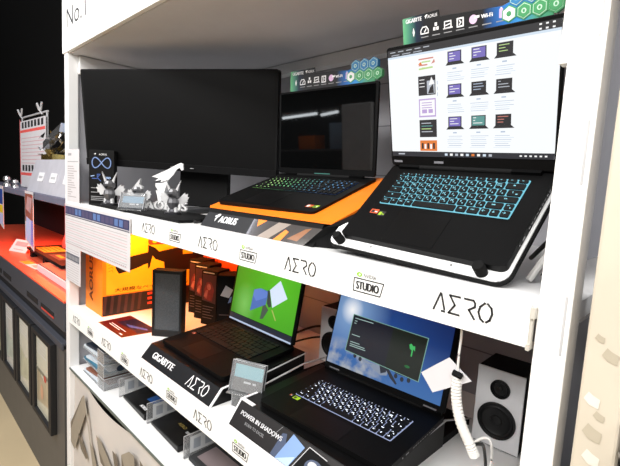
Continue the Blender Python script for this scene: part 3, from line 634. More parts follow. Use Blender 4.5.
b.poly([(.05, .0), (.11, .053), (.16, .053), (.10, 0)], mat('riser_gloss_pale', rgb(150, 138, 128), .15), FP, .0007); b.poly([(.03, .03), (.06, .053), (.02, .053)], ORANGE, FP, .0007); b.poly([(.17, .01), (.22, .045), (.24, .05), (.21, .008)], mat('riser_gloss_brown', rgb(140, 95, 65), .15), FP, .0007); b.poly([(.12, .0), (.15, .035), (.165, .03), (.15, 0)], ORANGE, FP, .0008)
b.build('glossy_panel', ri)
b = on(ri); b.add([(-.765, .052, 1.346), (-.70, .057, 1.399), (-.66, .10, 1.41), (-.69, .09, 1.346), (-.70, .40, 1.346), (-.70, .40, 1.50)], [(0, 3, 2, 1), (1, 2, 5), (0, 1, 5, 4), (3, 4, 5, 2), (0, 4, 3)], MATTE); b.build('side_flap', ri)

# wide monitor
mo = thing('monitor', 'wide black switched-off monitor standing at the left end of the top shelf', 'monitor', (-1.72, .36, 1.346), 0)
mm = bpy.data.objects.new('x', None)
MQ = Matrix.Translation(Vector((-2.25, .030, 1.536))-Vector((-1.72, .36, 1.346))) @ Euler((R(6.8), R(1.1), R(28.3)), 'YXZ').to_matrix().to_4x4()
bpy.data.objects.remove(mm)
MW, MH = .972, .432
b = MB(MQ); b.prism(rrect(0, 0, MW, MH, .008), -.035, 0, MATTE, FRONT); b.prism(rrect(.18, .06, MW-.18, MH-.06, .03), -.07, -.034, MATTE, FRONT); b.build('case', mo, bevel=.003)
b = MB(MQ); b.rect(.010, .034, MW-.010, MH-.008, mat('monitor_screen', rgb(9, 9, 9.5), .5, noise=.04, spec=.14), FRONT, .0008); b.build('screen', mo)
b = MB(MQ); b.bx((.0, -.004, .0), (MW, -.0002, .030), mat('monitor_chin', rgb(11, 11, 12), .45, spec=.2)); b.text('AORUS', MW*.5, .015, .010, INKG, FRONT, .0045); b.bx((MW*.58, -.0046, .014), (MW*.60, -.0042, .016), LGREY); b.build('chin', mo)
b = MB(); b.prism([(-.20, -.02), (.05, -.02), (.03, .05), (-.17, .05)], .02, .42, MATTE, Matrix.Translation((.0, .07, 0)) @ Matrix.Rotation(R(28), 4, 'Z')); b.build('column', mo, bevel=.004)
b = MB()
for a in (-100, -10, 95, 190):
    b.box((.12, 0, .012), (.26, .045, .022), DGREY, Matrix.Translation((.0, .07, 0)) @ Matrix.Rotation(R(a+28), 4, 'Z') @ Matrix.Rotation(R(3), 4, 'Y'))
b.build('foot', mo, bevel=.003)

# slim box with the infinity print
ib = thing('product_box', 'slim black carton with a blue infinity loop, in front of the monitor\'s left end', 'box', (-2.125, .058, 1.356), 42)
b = MB(); b.bx((-.060, -.015, 0), (.060, .015, .246), MATTE); b.build('carton', ib, bevel=.0015)
b = MB(); F = front(0, -.0156, 0)
b.eagle(-.035, .222, .009, INKW, F); b.text('AORUS', .006, .2265, .008, INKW, F)
BLU = mat('infinity_blue', rgb(62, 88, 150), .4); BLP = mat('infinity_pale', rgb(160, 185, 225), .4)
P = [(.044*math.cos(t)*1.0/(1+.35*math.sin(t)**2), .188+.034*math.sin(t)*math.cos(t)/(1+.35*math.sin(t)**2)*1.6) for t in [k*2*math.pi/48 for k in range(49)]]
b.line(P, .0062, BLU, F, .0003); b.line(P, .0022, BLP, F, .0008)
b.line([(-.044, .115), (-.02, .115), (-.02, .135), (-.006, .135), (-.02, .12), (-.004, .105)], .004, BLU, F); b.line([(-.05, .125), (-.035, .128)], .004, BLP, F); b.text('oo', .032, .12, .010, BLP, F, bold=.001)
for z, a in ((.07, .03), (.05, .02), (.03, .05), (.022, .045), (.014, .05)): b.rect(-.05, z, -.05+a*1.7, z+.003, INKG, F)
b.build('print', ib)

# display plinth with winged ornaments, the logo sign and the small price holder
pl = MB(); pl.prism([(-2.18, .012), (-1.32, .012), (-1.32, .10), (-1.40, .24), (-1.75, .20), (-2.18, .09)], 1.346, 1.356, MATTE); tag(pl.build('display_plinth', bevel=.002), 'flat black plinth carrying the silver ornaments at the front of the top shelf', 'plinth')
ORN = mat('ornament_silver', rgb(225, 225, 226), .35, metal=.35, noise=.10, scale=40); ORG_ = mat('ornament_grey', rgb(112, 112, 115), .3, metal=.5); ORD = mat('ornament_dark', rgb(60, 60, 64), .35, metal=.6)
def ornament(loc, rz, k, label, crest):
    t = thing('winged_ornament', label, 'ornament', loc, rz, 'silver winged ornaments on the black plinth')
    b = MB(); b.lathe([(0, 0), (.036*k, 0), (.036*k, .008*k), (.02*k, .012*k), (.016*k, .022*k)], ORD, 20); b.build('base', t, smooth=True)
    b = MB(); b.lathe([(.012*k, .018*k), (.020*k, .03*k), (.026*k, .05*k), (.022*k, .066*k), (.016*k, .072*k), (.024*k, .082*k), (.026*k, .096*k), (.018*k, .108*k), (0, .112*k)], ORG_, 10)
    for s_ in (-1, 1): b.lathe([(0, 0), (.011*k, .002*k), (.009*k, .022*k), (0, .026*k)], ORN, 8, Matrix.Translation((s_*.014*k, -.004*k, .008*k)))
    b.build('body', t)
    for s_ in (-1, 1):
        b = MB(); P = [(.016, .062), (.050, .096), (.052, .086), (.064, .092), (.062, .078), (.070, .078), (.062, .064), (.064, .058), (.052, .052), (.050, .044), (.038, .046), (.018, .044)]
        b.prism([(s_*x*k, z*k) for x, z in P], -.008*k, -.001*k, ORN, front(0, .006*k, 0)); b.build('wing', t, bevel=.001)
    b = MB()
    if crest:
        for s_ in (-1, 1): b.prism([(s_*.010*k, .104*k), (s_*.036*k, .150*k), (s_*.026*k, .118*k), (s_*.021*k, .096*k)], -.004*k, .004*k, ORN, FRONT)
    else: b.prism([(-.03*k, .096*k), (.018*k, .15*k), (.012*k, .12*k), (.03*k, .11*k), (.02*k, .09*k)], -.008*k, .008*k, ORN, FRONT)
    b.prism([(-.008*k, .088*k), (.008*k, .088*k), (0, .074*k)], .018*k, .034*k, ORD, FRONT)
    b.build('crest', t, bevel=.001)
ornament((-2.02, .048, 1.356), 38, 1.0, 'silver winged ornament with two pointed crests, in front of the slim black carton', True)
ornament((-1.80, .082, 1.356), 30, .86, 'silver winged ornament with a swept crest, behind the small price holder', False)
ornament((-1.552, .112, 1.356), 34, .88, 'silver winged ornament standing before the white logo sign', True)
sg = thing('logo_sign', 'white cut-out bird-head logo above standing capital letters, at the front of the monitor', 'sign', (-1.718, .165, 1.356), 36)
b = MB(); F = front(0, 0, 0); EG = mat('sign_white', rgb(240, 240, 240), .5)
def e2(P): return [((x-345)*.00113, (285-y)*.00113+.022) for x, y in P]
for P in ([(288, 182), (310, 172), (352, 152), (384, 134), (402, 126), (410, 130), (411, 150), (404, 154), (398, 143), (386, 150), (372, 172), (352, 192), (322, 200), (330, 190), (300, 198), (316, 186)],
          [(303, 205), (330, 203), (352, 194), (343, 222), (335, 245), (328, 268), (316, 285), (311, 252), (304, 232), (314, 232), (304, 218)]):
    b.prism(e2(P), -.008, 0, EG, F)
b.build('emblem', sg, bevel=.0008)
b = MB(); v, f = text_geo('AORUS'); b.text('AORUS', .0, .021, .036, EG, F, .0, w_=.185, bold=.0022); b.text('AORUS', .0, .021, .036, INKG, F, -.012, w_=.185, bold=.0022); b.build('letters', sg)
b = MB(); b.bx((-.10, -.004, -.0), (.10, .03, .003), clear('clear_acrylic')); b.bx((-.02, .001, 0), (.02, .006, .10), clear('clear_acrylic')); b.build('backing', sg)
def holder(name, label, loc, rz, w, h, lean, cols, group=None, band=.35, txt=None, ped=0):
    t = thing(name, label, 'price holder', loc, rz, group)
    M = Matrix.Rotation(R(-lean), 4, 'X')
    b = MB(M); b.bx((-w/2, -.002, 0), (w/2, 0, h), clear('clear_acrylic')); b.bx((-w/2, -.016, .004), (w/2, -.014, h), clear('clear_acrylic'))
    for x in (-w/2, w/2-.002): b.bx((x, -.016, 0), (x+.002, 0, h), clear('clear_acrylic'))
    for p in ((( -w/2, -.016, h-.0015), (w/2, 0, h))): pass
    b.tube([(-w/2, -.016, 0), (-w/2, -.016, h), (w/2, -.016, h), (w/2, -.016, 0)], .0012, SILVER, 6); b.tube([(-w/2, 0, 0), (-w/2, 0, h), (w/2, 0, h), (w/2, 0, 0)], .0012, SILVER, 6)
    b.build('acrylic_cover', t)
    b = MB(M); F = front(0, -.0066, 0); b.bx((-w/2+.006, -.006, .004), (w/2-.006, -.004, h-.008), cols[0])
    b.rect(-w/2+.007, h*(1-band)-.012, w/2-.007, h-.012, cols[1], F)
    if txt: b.text(txt, 0, h*(1-band/2)-.012, h*.10, INK, F, .0004, w_=w*.65)
    b.rect(-w*.12, h*.30, w*.10, h*.36, INKW, F); b.rect(w*.16, h*.30, w*.26, h*.36, INKW, F)
    b.build('card', t)
    b = MB(); b.bx((-w/2, -.03, 0), (w/2, .035, .003), clear('clear_acrylic')); b.build('foot', t)
    if ped:
        b = MB(); b.bx((-.042, -.02, -ped), (.042, .03, 0), clear('clear_acrylic')); b.tube([(-.042, -.02, 0), (-.042, -.02, -ped+.001), (.042, -.02, -ped+.001), (.042, -.02, 0)], .0012, SILVER, 6); b.build('pedestal', t)
holder('price_holder', 'small clear price holder with a blue-grey card among the silver ornaments', (-1.735, .030, 1.357), 42, .100, .068, 24, (mat('card_slate', rgb(44, 52, 62), .4), mat('card_teal', rgb(96, 140, 168), .4)), band=.42)
cable('cable', [(-1.30, .06, 1.352), (-1.33, .10, 1.355), (-1.36, .16, 1.36), (-1.33, .24, 1.352)], .006, BLKC, 'short black cable beside the left end of the orange-topped riser')
cable('cable', [(-.74, .40, 1.40), (-.72, .36, 1.47), (-.69, .35, 1.505), (-.665, .36, 1.47), (-.66, .42, 1.36)], .004, WHTC, 'thin white cable between the two upper laptops')
cable('cable', [(-.26, .30, 1.352), (-.232, .22, 1.385), (-.235, .15, 1.40), (-.255, .12, 1.352)], .006, WHTC, 'white cable looped under the tilted plate beside the white post')
cable('cable', [(-.33, .36, 1.36), (-.26, .26, 1.42), (-.225, .2, 1.40), (-.25, .18, 1.352)], .005, BLKC, 'black cable under the tilted plate beside the white post')

# printed papers on the left post and the top shelf edge
def paper(name, label, P0, w, h, y, drawf, cat='paper', yaw=0, group=None):
    t = thing(name, label, cat, (P0[0], y, P0[1]), yaw, group)
    b = MB(); b.bx((0, -.0008, -h), (w, 0, 0), PAPER); b.build('sheet', t)
    b = MB(); drawf(b, front(0, -.0011, 0)); b.build('print', t); return t
HB = mat('print_blue', rgb(58, 62, 98), .5); HB2 = mat('print_blue_pale', rgb(92, 118, 168), .5); RIM = mat('print_pink', rgb(240, 130, 130), .5); TXTG = mat('print_grey', rgb(165, 158, 160), .7); TXTR = mat('print_rose', rgb(205, 160, 166), .7); HGR = mat('print_slate', rgb(90, 92, 104), .6)
def sheet_a(b, F):
    b.rect(0, -.214, .006, -.006, RIM, F); b.rect(.008, -.052, .80, -.012, HB, F)
    for k in range(16): b.rect(.015+.049*k, -.046, .052+.049*k, -.018, HB2 if k % 5 > 2 else mat('print_mauve', rgb(84, 78, 108), .5), F, .0003)
    b.rect(.008, -.060, .80, -.055, HGR, F)
    for k in range(12):
        b.rect(.02, -.075-.0115*k, .78, -.073-.0115*k, TXTR if k % 2 else TXTG, F)
    for k in range(40):
        b.rect(.02+.019*k, -.200, .030+.019*k, -.196, INKG, F)
def sheet_b(b, F):
    for k in range(14): b.rect(.015, -.02-.012*k, .20, -.018-.012*k, TXTG, F)
    b.rect(.008, -.075, .21, -.04, HGR, F, .0003)
    for k in range(9): b.rect(.012+.022*k, -.068, .026+.022*k, -.048, INKG, F, .0006)
def sheet_c(b, F):
    b.rect(.02, -.03, .07, -.018, INKG, F); b.rect(.012, -.062, .17, -.058, INKG, F); random.seed(11)
    for k in range(14): b.rect(.012, -.085-.0115*k, .05+.11*random.random(), -.081-.0115*k, TXTG, F)
paper('spec_sheet', 'narrow second sheet hanging under the wide spec sheet beside the left post', (-2.455, 1.125), .226, .185, -.0085, sheet_b, yaw=0)
paper('spec_sheet', 'wide printed spec sheet with a blue picture row taped over the shelf edge', (-2.458, 1.334), .808, .214, -.0105, sheet_a)
paper('price_list', 'tall white price list taped to the left post above the spec sheet', (-2.447, 1.605), .185, .262, -.0025, sheet_c)

# ---------------------------------------------------------------- middle shelf
ob = thing('product_box', 'big orange carton with black machine silhouettes and Japanese lettering', 'box', (-2.29, .40, .79))
OBX = mat('carton_orange', rgb(255, 140, 20), .5, noise=.02); OBY = mat('carton_yellow', rgb(255, 190, 30), .5, noise=.03)
b = on(ob); b.bx((-2.405, .07, .79), (-2.17, .74, 1.20), OBX); b.build('carton', ob, bevel=.003)
b = on(ob); F = frame((-2.1696, 0, 0), (0, 1, 0), (0, 0, 1)); KB = mat('carton_black', rgb(28, 14, 10), .45); KR = mat('carton_stripe', rgb(70, 38, 32), .5); RD = mat('carton_red', rgb(215, 60, 30), .5)
b.rect(.09, .90, .735, 1.19, OBY, F)  # lamp's yellow tone on the orange front, put into the panel colour
b.rect(.072, .793, .735, .893, KB, F)
for k in range(9): b.poly([(.08+.035*k, .893), (.095+.035*k, .893), (.055+.035*k+.03, .80), (.04+.035*k+.03, .80)] if .08+.035*k < .26 else [(.08, .80), (.081, .80), (.08, .801)], KR, F, .0003)
b.poly([(.13, 1.07), (.30, 1.10), (.30, 1.04), (.28, 1.035), (.24, 1.02), (.15, 1.0), (.135, 1.03)], KB, F, .0004)
b.poly([(.30, 1.14), (.34, 1.12), (.36, 1.10), (.58, 1.13), (.66, 1.11), (.66, .99), (.60, 1.0), (.56, .985), (.50, .985), (.43, .97), (.41, .93), (.395, .97), (.39, 1.04), (.34, 1.06), (.325, 1.08), (.31, 1.02), (.30, 1.01)], KB, F, .0004)
b.rect(.50, 1.075, .56, 1.10, OBY, F, .0008); b.line([(.53, 1.10), (.52, 1.135)], .006, OBY, F, .0008)
for k in range(5): b.line([(.10, 1.08-.016*k), (.118, 1.086-.016*k), (.122, 1.075-.016*k)], .003, OBX, F, .0006)
b.prism(rrect(.30, 1.138, .43, 1.172, .015), 0, .0006, RD, F)
for x in (.335, .375): b.ell(x, 1.155, .012, .010, OBY, F, .001)
b.rect(.44, 1.15, .70, 1.156, RD, F); b.rect(.44, 1.165, .66, 1.17, RD, F)
b.text('大規模なベイパーチャンバー', .36, .918, .020, KB, F, .0006, w_=.46, bold=.0004)
for k in range(3):
    b.rect(.30, .872-.026*k, .325, .885-.026*k, RD, F, .0006); b.rect(.335, .876-.026*k, .47-.02*k, .880-.026*k, INKG, F, .0006)
b.build('front_print', ob)
b = on(ob); F2 = frame((-2.29, .0694, .985), (0, 0, 1), (-1, 0, 0)); b.text('AORUS', -.02, .03, .05, mat('carton_side_ink', rgb(120, 40, 12), .5), F2, 0, w_=.24, bold=.002); b.build('side_print', ob)
tag((lambda b: (b.bx((-2.12, .60, .79), (-1.62, .74, 1.18), mat('carton_red_orange', rgb(235, 80, 20), .55)), b.build('product_box', bevel=.003))[1])(MB()), 'plain red-orange carton standing at the back, behind the row of small black cartons', 'box')
lf = thing('leaflet', 'dark red leaflet with a blue galaxy picture, lying flat before the orange carton', 'leaflet', (-2.0, .10, .79))
b = on(lf); Q = [(-2.105, .030), (-1.845, .036), (-1.83, .20), (-2.12, .19)]; b.prism(Q, .7902, .7915, mat('leaflet_red', rgb(92, 20, 18), .3)); b.build('sheet', lf)
b = on(lf); Z = Matrix.Translation((0, 0, .7918)); b.poly([(-2.06, .10), (-1.85, .11), (-1.835, .195), (-2.06, .186)], mat('leaflet_navy', rgb(24, 22, 48), .3, noise=.3, scale=30), Z); b.poly([(-2.0, .12), (-1.88, .17), (-1.86, .16), (-1.95, .115)], mat('leaflet_blue', rgb(70, 90, 160), .3, noise=.3, scale=60), Z, .0003)
b.rect(-2.06, .075, -1.90, .079, INKW, Z, .0003); b.rect(-2.06, .063, -1.94, .067, INKW, Z, .0003); b.rect(-1.90, .046, -1.87, .052, INKW, Z, .0003); b.build('print', lf)
# black mesh tower
tw = thing('mesh_speaker', 'upright black mesh-fronted speaker standing before the orange carton', 'speaker', (-1.745, .195, .79), 41)
b = MB(); b.bx((-.067, -.0, 0), (.067, .05, .300), MATTE); b.bx((-.067, -.006, 0), (-.056, 0, .3), BLACK); b.bx((.056, -.006, 0), (.067, 0, .3), BLACK); b.bx((-.056, -.006, .285), (.056, 0, .3), BLACK); b.bx((-.056, -.006, 0), (.056, 0, .03), BLACK); b.build('cabinet', tw, bevel=.002)
def mesh_mat():
    m = bpy.data.materials.new('speaker_mesh'); m.use_nodes = True; N = m.node_tree.nodes; L = m.node_tree.links; bs = N['Principled BSDF']; bs.inputs['Roughness'].default_value = .6
    tc = N.new('ShaderNodeTexCoord'); v = N.new('ShaderNodeTexVoronoi'); v.inputs['Scale'].default_value = 330; L.new(tc.outputs['Object'], v.inputs['Vector'])
    L.new(ramp(N, L, v.outputs['Distance'], [(.25, rgb(44, 47, 50)), (.5, rgb(70, 74, 78))]), bs.inputs['Base Color']); return m
b = MB(); b.bx((-.056, -.002, .03), (.056, .0, .285), mesh_mat()); b.build('grille', tw)
# row of small cartons
REDF = mat('carton_figure_red', rgb(96, 24, 22), .45, noise=.45, scale=40); REDP = mat('carton_figure_pale', rgb(140, 84, 76), .45, noise=.35, scale=60)
for i, (x, y, rz, z1, lab) in enumerate(((-1.975, .47, 20, .285, 'small black carton with a red figure, leftmost of the row behind the mesh speaker'), (-1.875, .445, 20, .28, 'small black carton with a red figure, middle of the row behind the mesh speaker'), (-1.775, .425, 20, .27, 'small black carton with a red figure, beside the one with a silver panel picture'))):
    t = thing('small_carton', lab, 'box', (x, y, .79), rz, 'small black cartons on the middle shelf')
    b = MB(); b.bx((-.045, 0, 0), (.045, .10, z1), MATTE); b.build('carton', t, bevel=.001)
    b = MB(); F = front(0, -.0006, 0); b.poly([(-.04, .12), (.04, .11), (.042, z1-.02), (-.04, z1-.02)], mat('carton_maroon', rgb(48, 16, 16), .45), F); b.poly([(-.025, .125), (.02, .12), (.03, .18), (.012, .215), (-.015, .21), (-.03, .17)], REDF, F, .0003); b.ell(0, .19, .012, .016, REDP, F, .0006, 12); b.poly([(-.02, .17), (-.005, .175), (-.012, .13), (-.03, .14)], REDP, F, .0006)
    b.rect(-.035, z1-.014, .03, z1-.008, INKG, F, .0003)
    for k in range(5): b.rect(-.035, .09-.014*k, .03-.01*(k % 3), .093-.014*k, mat('faint_print', rgb(84, 70, 70), .5), F, .0003)
    b.build('print', t)
t = thing('small_carton', 'small black carton with a silver panel picture, at the right end of the carton row', 'box', (-1.665, .46, .79), 48, 'small black cartons on the middle shelf')
b = MB(); b.bx((-.05, 0, 0), (.05, .11, .262), MATTE); b.build('carton', t, bevel=.001)
b = MB(); F = front(0, -.0006, 0); b.poly([(-.036, .165), (.005, .155), (.022, .195), (-.012, .215)], LGREY, F); b.poly([(.0, .13), (.03, .14), (.034, .165), (.01, .16)], mat('print_steel_blue', rgb(110, 140, 190), .4), F); b.rect(-.04, .07, .03, .074, mat('faint_print', rgb(84, 70, 70), .5), F); b.build('print', t)
cable('cable', [(-1.68, .30, .797), (-1.62, .32, .80), (-1.55, .36, .80), (-1.50, .43, .797)], .006, BLKC, 'black cable behind the green-screen laptop')
cable('cable', [(-1.40, .55, .80), (-1.30, .58, .86), (-1.22, .62, .90), (-1.12, .70, .895)], .005, BLKC, 'black cable against the back panel, right of the green screen')
cable('cable', [(-1.34, .50, .80), (-1.22, .60, .855), (-1.10, .66, .87), (-1.0, .72, .86)], .004, BLKC, 'thin black cable below the other one, right of the green screen')
# riser of the green-screen laptop
def wedge(label, x0, x1, yf, zf, yb, zb, y0=.012):
    t = thing('laptop_riser', label, 'laptop stand', ((x0+x1)/2, .2, .79), 0, 'black risers on the middle shelf')
    b = on(t); b.xprism([(y0, .790), (yb, .790), (yb, zb), (yf, zf)], x0, x1, mat('riser_black', rgb(8, 8, 9), .4, spec=.2)); b.build('body', t, bevel=.0015)
    return t, frame((x0, y0-.0008, .790), (1, 0, 0), (0, yf-y0, zf-.790)), math.hypot(yf-y0, zf-.79)
t, F, L_ = wedge('black riser with white capital letters under the green-screen laptop', -1.600, -1.098, .055, .838, .42, .874)
b = on(t); b.text('GIGABYTE', .145, L_*.55, .024, INKW, F, .0008, w_=.155, bold=.0016); b.stroke_letters(.332, L_*.24, .036, INKW, F, .0008, wd=.10); b.build('front_print', t)
for x in (-1.600, -1.103):
    b = on(t); b.xprism([(.010, .790), (.016, .790), (.058, .838), (.11, .8425), (.11, .8452), (.054, .8402)], x-.001, x+.006, INKW); b.build('edge_trim', t)
b = on(t); b.bx((-1.0975, .12, .80), (-1.06, .60, .806), MATTE); b.tube([(-1.065, .12, .812), (-1.075, .40, .842), (-1.08, .60, .83)], .003, LGREY); b.tube([(-1.09, .12, .835), (-1.09, .42, .872)], .0025, LGREY); b.build('side_rail', t)
t, F, L_ = wedge('black riser printed with pale laptop pictures, under the aircraft-wallpaper laptop', -.992, -.516, .052, .851, .40, .868, .006)
b = on(t); CARD = mat('riser_card', rgb(28, 25, 25), .35, spec=.3); b.rect(.004, .003, .484, L_-.002, CARD, F, .0006)
b.text('POWER IN SHADOWS', .118, L_*.62, .0118, INKW, F, .0012, w_=.178, bold=.0004); b.text('BORN TO EXCEL', .105, L_*.36, .0075, INKG, F, .0012, w_=.085)
PB = mat('card_steel_blue', rgb(120, 150, 195), .35); PB2 = mat('card_dusk_blue', rgb(62, 74, 100), .35)
b.poly([(.192, .002), (.245, .002), (.215, L_*.86), (.20, L_*.80)], PB2, F, .0012); b.poly([(.212, .002), (.262, .002), (.285, L_*.80), (.235, L_*.97)], PB, F, .0016); b.poly([(.215, .002), (.262, .002), (.27, L_*.4)], mat('card_pale_blue', rgb(170, 192, 225), .35), F, .0019)
b.poly([(.275, .002), (.40, .002), (.39, L_*.75), (.30, L_*.9)], MATTE, F, .0020); b.line([(.272, .004), (.298, L_*.9), (.36, L_*.84)], .002, LGREY, F, .0024); b.ell(.335, L_*.4, .030, .020, PB2, F, .0024); b.ell(.33, L_*.46, .016, .010, LGREY, F, .0028)
b.text('G', .36, L_*.5, .022, INKW, F, .003); b.line([(.17, L_*.5), (.192, L_*.98)], .0012, INKG, F, .0012)
b.build('front_print', t)
b = on(t); b.xprism([(.004, .790), (.008, .790), (.054, .851), (.050, .853)], -.9925, -.987, INKW); b.bx((-.99, .050, .8505), (-.935, .062, .8535), INKW); b.bx((-.9925, .05, .849), (-.985, .11, .8545), INKW); b.build('edge_trim', t)
b = on(t); b.bx((-.70, .39, .79), (-.518, .57, .812), MATTE); b.build('rear_plate', t)
b = on(t); b.xprism([(.09, .8525), (.09, .8555), (.40, .8705), (.57, .8145), (.57, .811), (.40, .8665)], -.5165, -.511, LGREY); b.build('edge_trim', t)
holder('price_holder', 'clear price holder with a grey and pale blue card between the two middle-shelf laptops', (-1.035, .105, .835), 22, .116, .096, 14, (mat('card_grey', rgb(120, 116, 114), .4), mat('card_sky', rgb(165, 215, 225), .4)), band=.42, ped=.045)
# white speakers
def speaker(loc, rz, label):
    t = thing('white_speaker', label, 'speaker', loc, rz, 'white loudspeakers on the middle shelf')
    b = MB(); b.bx((-.064, .004, .004), (.064, .13, .228), MATTE); b.build('cabinet', t, bevel=.004)
    b = MB(); b.bx((-.064, -.002, .004), (.064, .004, .228), mat('speaker_white', rgb(226, 226, 228), .4, noise=.01)); b.build('front_baffle', t, bevel=.002)
    b = MB(); b.bx((-.060, .004, 0), (.060, .126, .004), RUBBER); b.build('foot_pad', t)
    for nm, z, r_, x in (('woofer', .083, .052, .0), ('tweeter', .176, .0265, .002)):
        b = MB(); T = Matrix.Translation((x, -.0024, z)) @ Matrix.Rotation(R(90), 4, 'X')
        b.lathe([(r_, 0), (r_, .004), (r_*.9, .005), (r_*.84, .002), (r_*.74, .004), (r_*.66, .001), (r_*.30, -.0 if False else .0006), (r_*.28, .003), (r_*.15, .005), (0, .0055)], mat('cone_black', rgb(12, 12, 13), .5, spec=.3), 40, T); b.build(nm, t, smooth=True)
speaker((-.416, .505, .79), 2, 'white loudspeaker with black cones at the right end of the middle shelf')
speaker((-1.085, .56, .79), 4, 'white loudspeaker half hidden behind the aircraft-wallpaper laptop screen')
# hanging white tag, its string and the coiled white cable
tg = thing('hang_tag', 'blank white card hanging on a string in front of the aircraft-wallpaper screen', 'tag', (-.325, .03, 1.244))
b = on(tg); Q = [(-.398, 1.154), (-.345, 1.201), (-.300, 1.172), (-.371, 1.124)]; b.prism(Q, -.0008, .0006, mat('tag_paper', rgb(205, 203, 206), .7, noise=.02), front(0, .028, 0)); b.build('card', tg)
b = on(tg); b.tube(bez([(-.320, .012, 1.272), (-.3245, .024, 1.245), (-.327, .027, 1.215), (-.326, .026, 1.18)], 6), .0022, WHTC, 6); b.build('string', tg, smooth=True)
b = on(tg); b.tube([(-.333, .024, 1.178), (-.317, .024, 1.176)], .006, RUBBER, 8); b.lathe([(0, -.006), (.007, 0), (0, .006)], RUBBER, 10, Matrix.Translation((-.320, .022, 1.178))); b.build('tie', tg)
spi = thing('coiled_cable', 'thick white coiled cable hanging beside the white loudspeaker', 'cable', (-.30, .03, 1.03))
b = on(spi); core = bez([(-.327, .03, 1.178), (-.326, .03, 1.135), (-.314, .03, 1.092), (-.292, .035, 1.05), (-.286, .04, 1.034)], 14); b.tube(core, [.0085+.0012*(k % 2) for k in range(len(core))], WHTC, 12); b.build('coil', spi, smooth=True)
cable('cable', [(-.305, .06, 1.036), (-.318, .14, 1.0), (-.33, .20, .96), (-.335, .24, .88), (-.34, .26, .796)], .0035, BLKC, 'thin black cable below the white coiled cable')
cable('cable', [(-.36, .2, .953), (-.335, .2, .98), (-.318, .2, .982), (-.312, .2, .95), (-.314, .2, .90), (-.32, .2, .796)], .003, WHTC, 'thin white wire arching in front of the white loudspeaker')
b = MB(); b.prism(rrect(-.355, .12, -.29, .20, .02), .79, .806, RUBBER); tag(b.build('mouse', bevel=.005), 'black rounded lump at the bottom edge below the coiled cable', 'mouse')

# ---------------------------------------------------------------- bottom shelf
CLR = clear('clear_tray', gl=.20)
TEAL = mat('leaflet_teal', rgb(40, 110, 140), .4); NAVY = mat('leaflet_dark', rgb(30, 44, 62), .4); PALEB = mat('leaflet_pale', rgb(205, 214, 222), .5); BRN = mat('leaflet_brown', rgb(130, 80, 60), .5)
for i, lab in enumerate(('lowest clear leaflet tray of the stack at the left end of the bottom shelf', 'middle clear leaflet tray of the stack at the left end of the bottom shelf', 'topmost clear leaflet tray of the stack at the left end of the bottom shelf')):
    z = .4572+.066*i
    t = thing('leaflet_tray', lab, 'tray', (-2.21, .13, z), 0, 'stacked clear leaflet trays')
    b = on(t); b.bx((-2.36, .04, z), (-2.06, .24, z+.002), CLR); b.bx((-2.063, .04, z), (-2.06, .24, z+.058), CLR); b.bx((-2.36, .238, z), (-2.06, .24, z+.058), CLR); b.bx((-2.14, .038, z), (-2.06, .04, z+.058), CLR)
    b.tube([(-2.06, .04, z), (-2.06, .04, z+.058), (-2.06, .24, z+.058)], .0016, LGREY, 6); b.tube([(-2.14, .04, z+.058), (-2.06, .04, z+.058)], .0016, LGREY, 6); b.build('tray', t)
    for k, m in enumerate(((PALEB, BRN), (TEAL, PALEB), (PALEB, NAVY))[i]):
        o = MB(); o.prism([(-2.35+.03*k, .045), (-2.085+.01*k, .050+.02*k), (-2.08, .22), (-2.34, .23)], z+.004+.013*k, z+.015+.013*k, m)
        tag(o.build('leaflet_stack'), ('%s leaflets lying in the %s clear tray' % ({'leaflet_pale': 'pale', 'leaflet_brown': 'brown', 'leaflet_teal': 'teal', 'leaflet_dark': 'dark'}[m.name], ('lowest', 'middle', 'topmost')[i])), 'leaflets', 'leaflets in the clear trays')
    b = on(t); F = frame((-2.0595, 0, 0), (0, 1, 0), (0, 0, 1)); b.ell(.12, z+.032, .02, .016, NAVY if i else INKG, F, .001, 16); b.rect(.16, z+.03, .21, z+.034, INKG, F, .001); b.build('label', t)
PKM = mat('pack_black', rgb(11, 11, 12), .35, spec=.3); PKB = mat('pack_blue', rgb(36, 84, 150), .35)
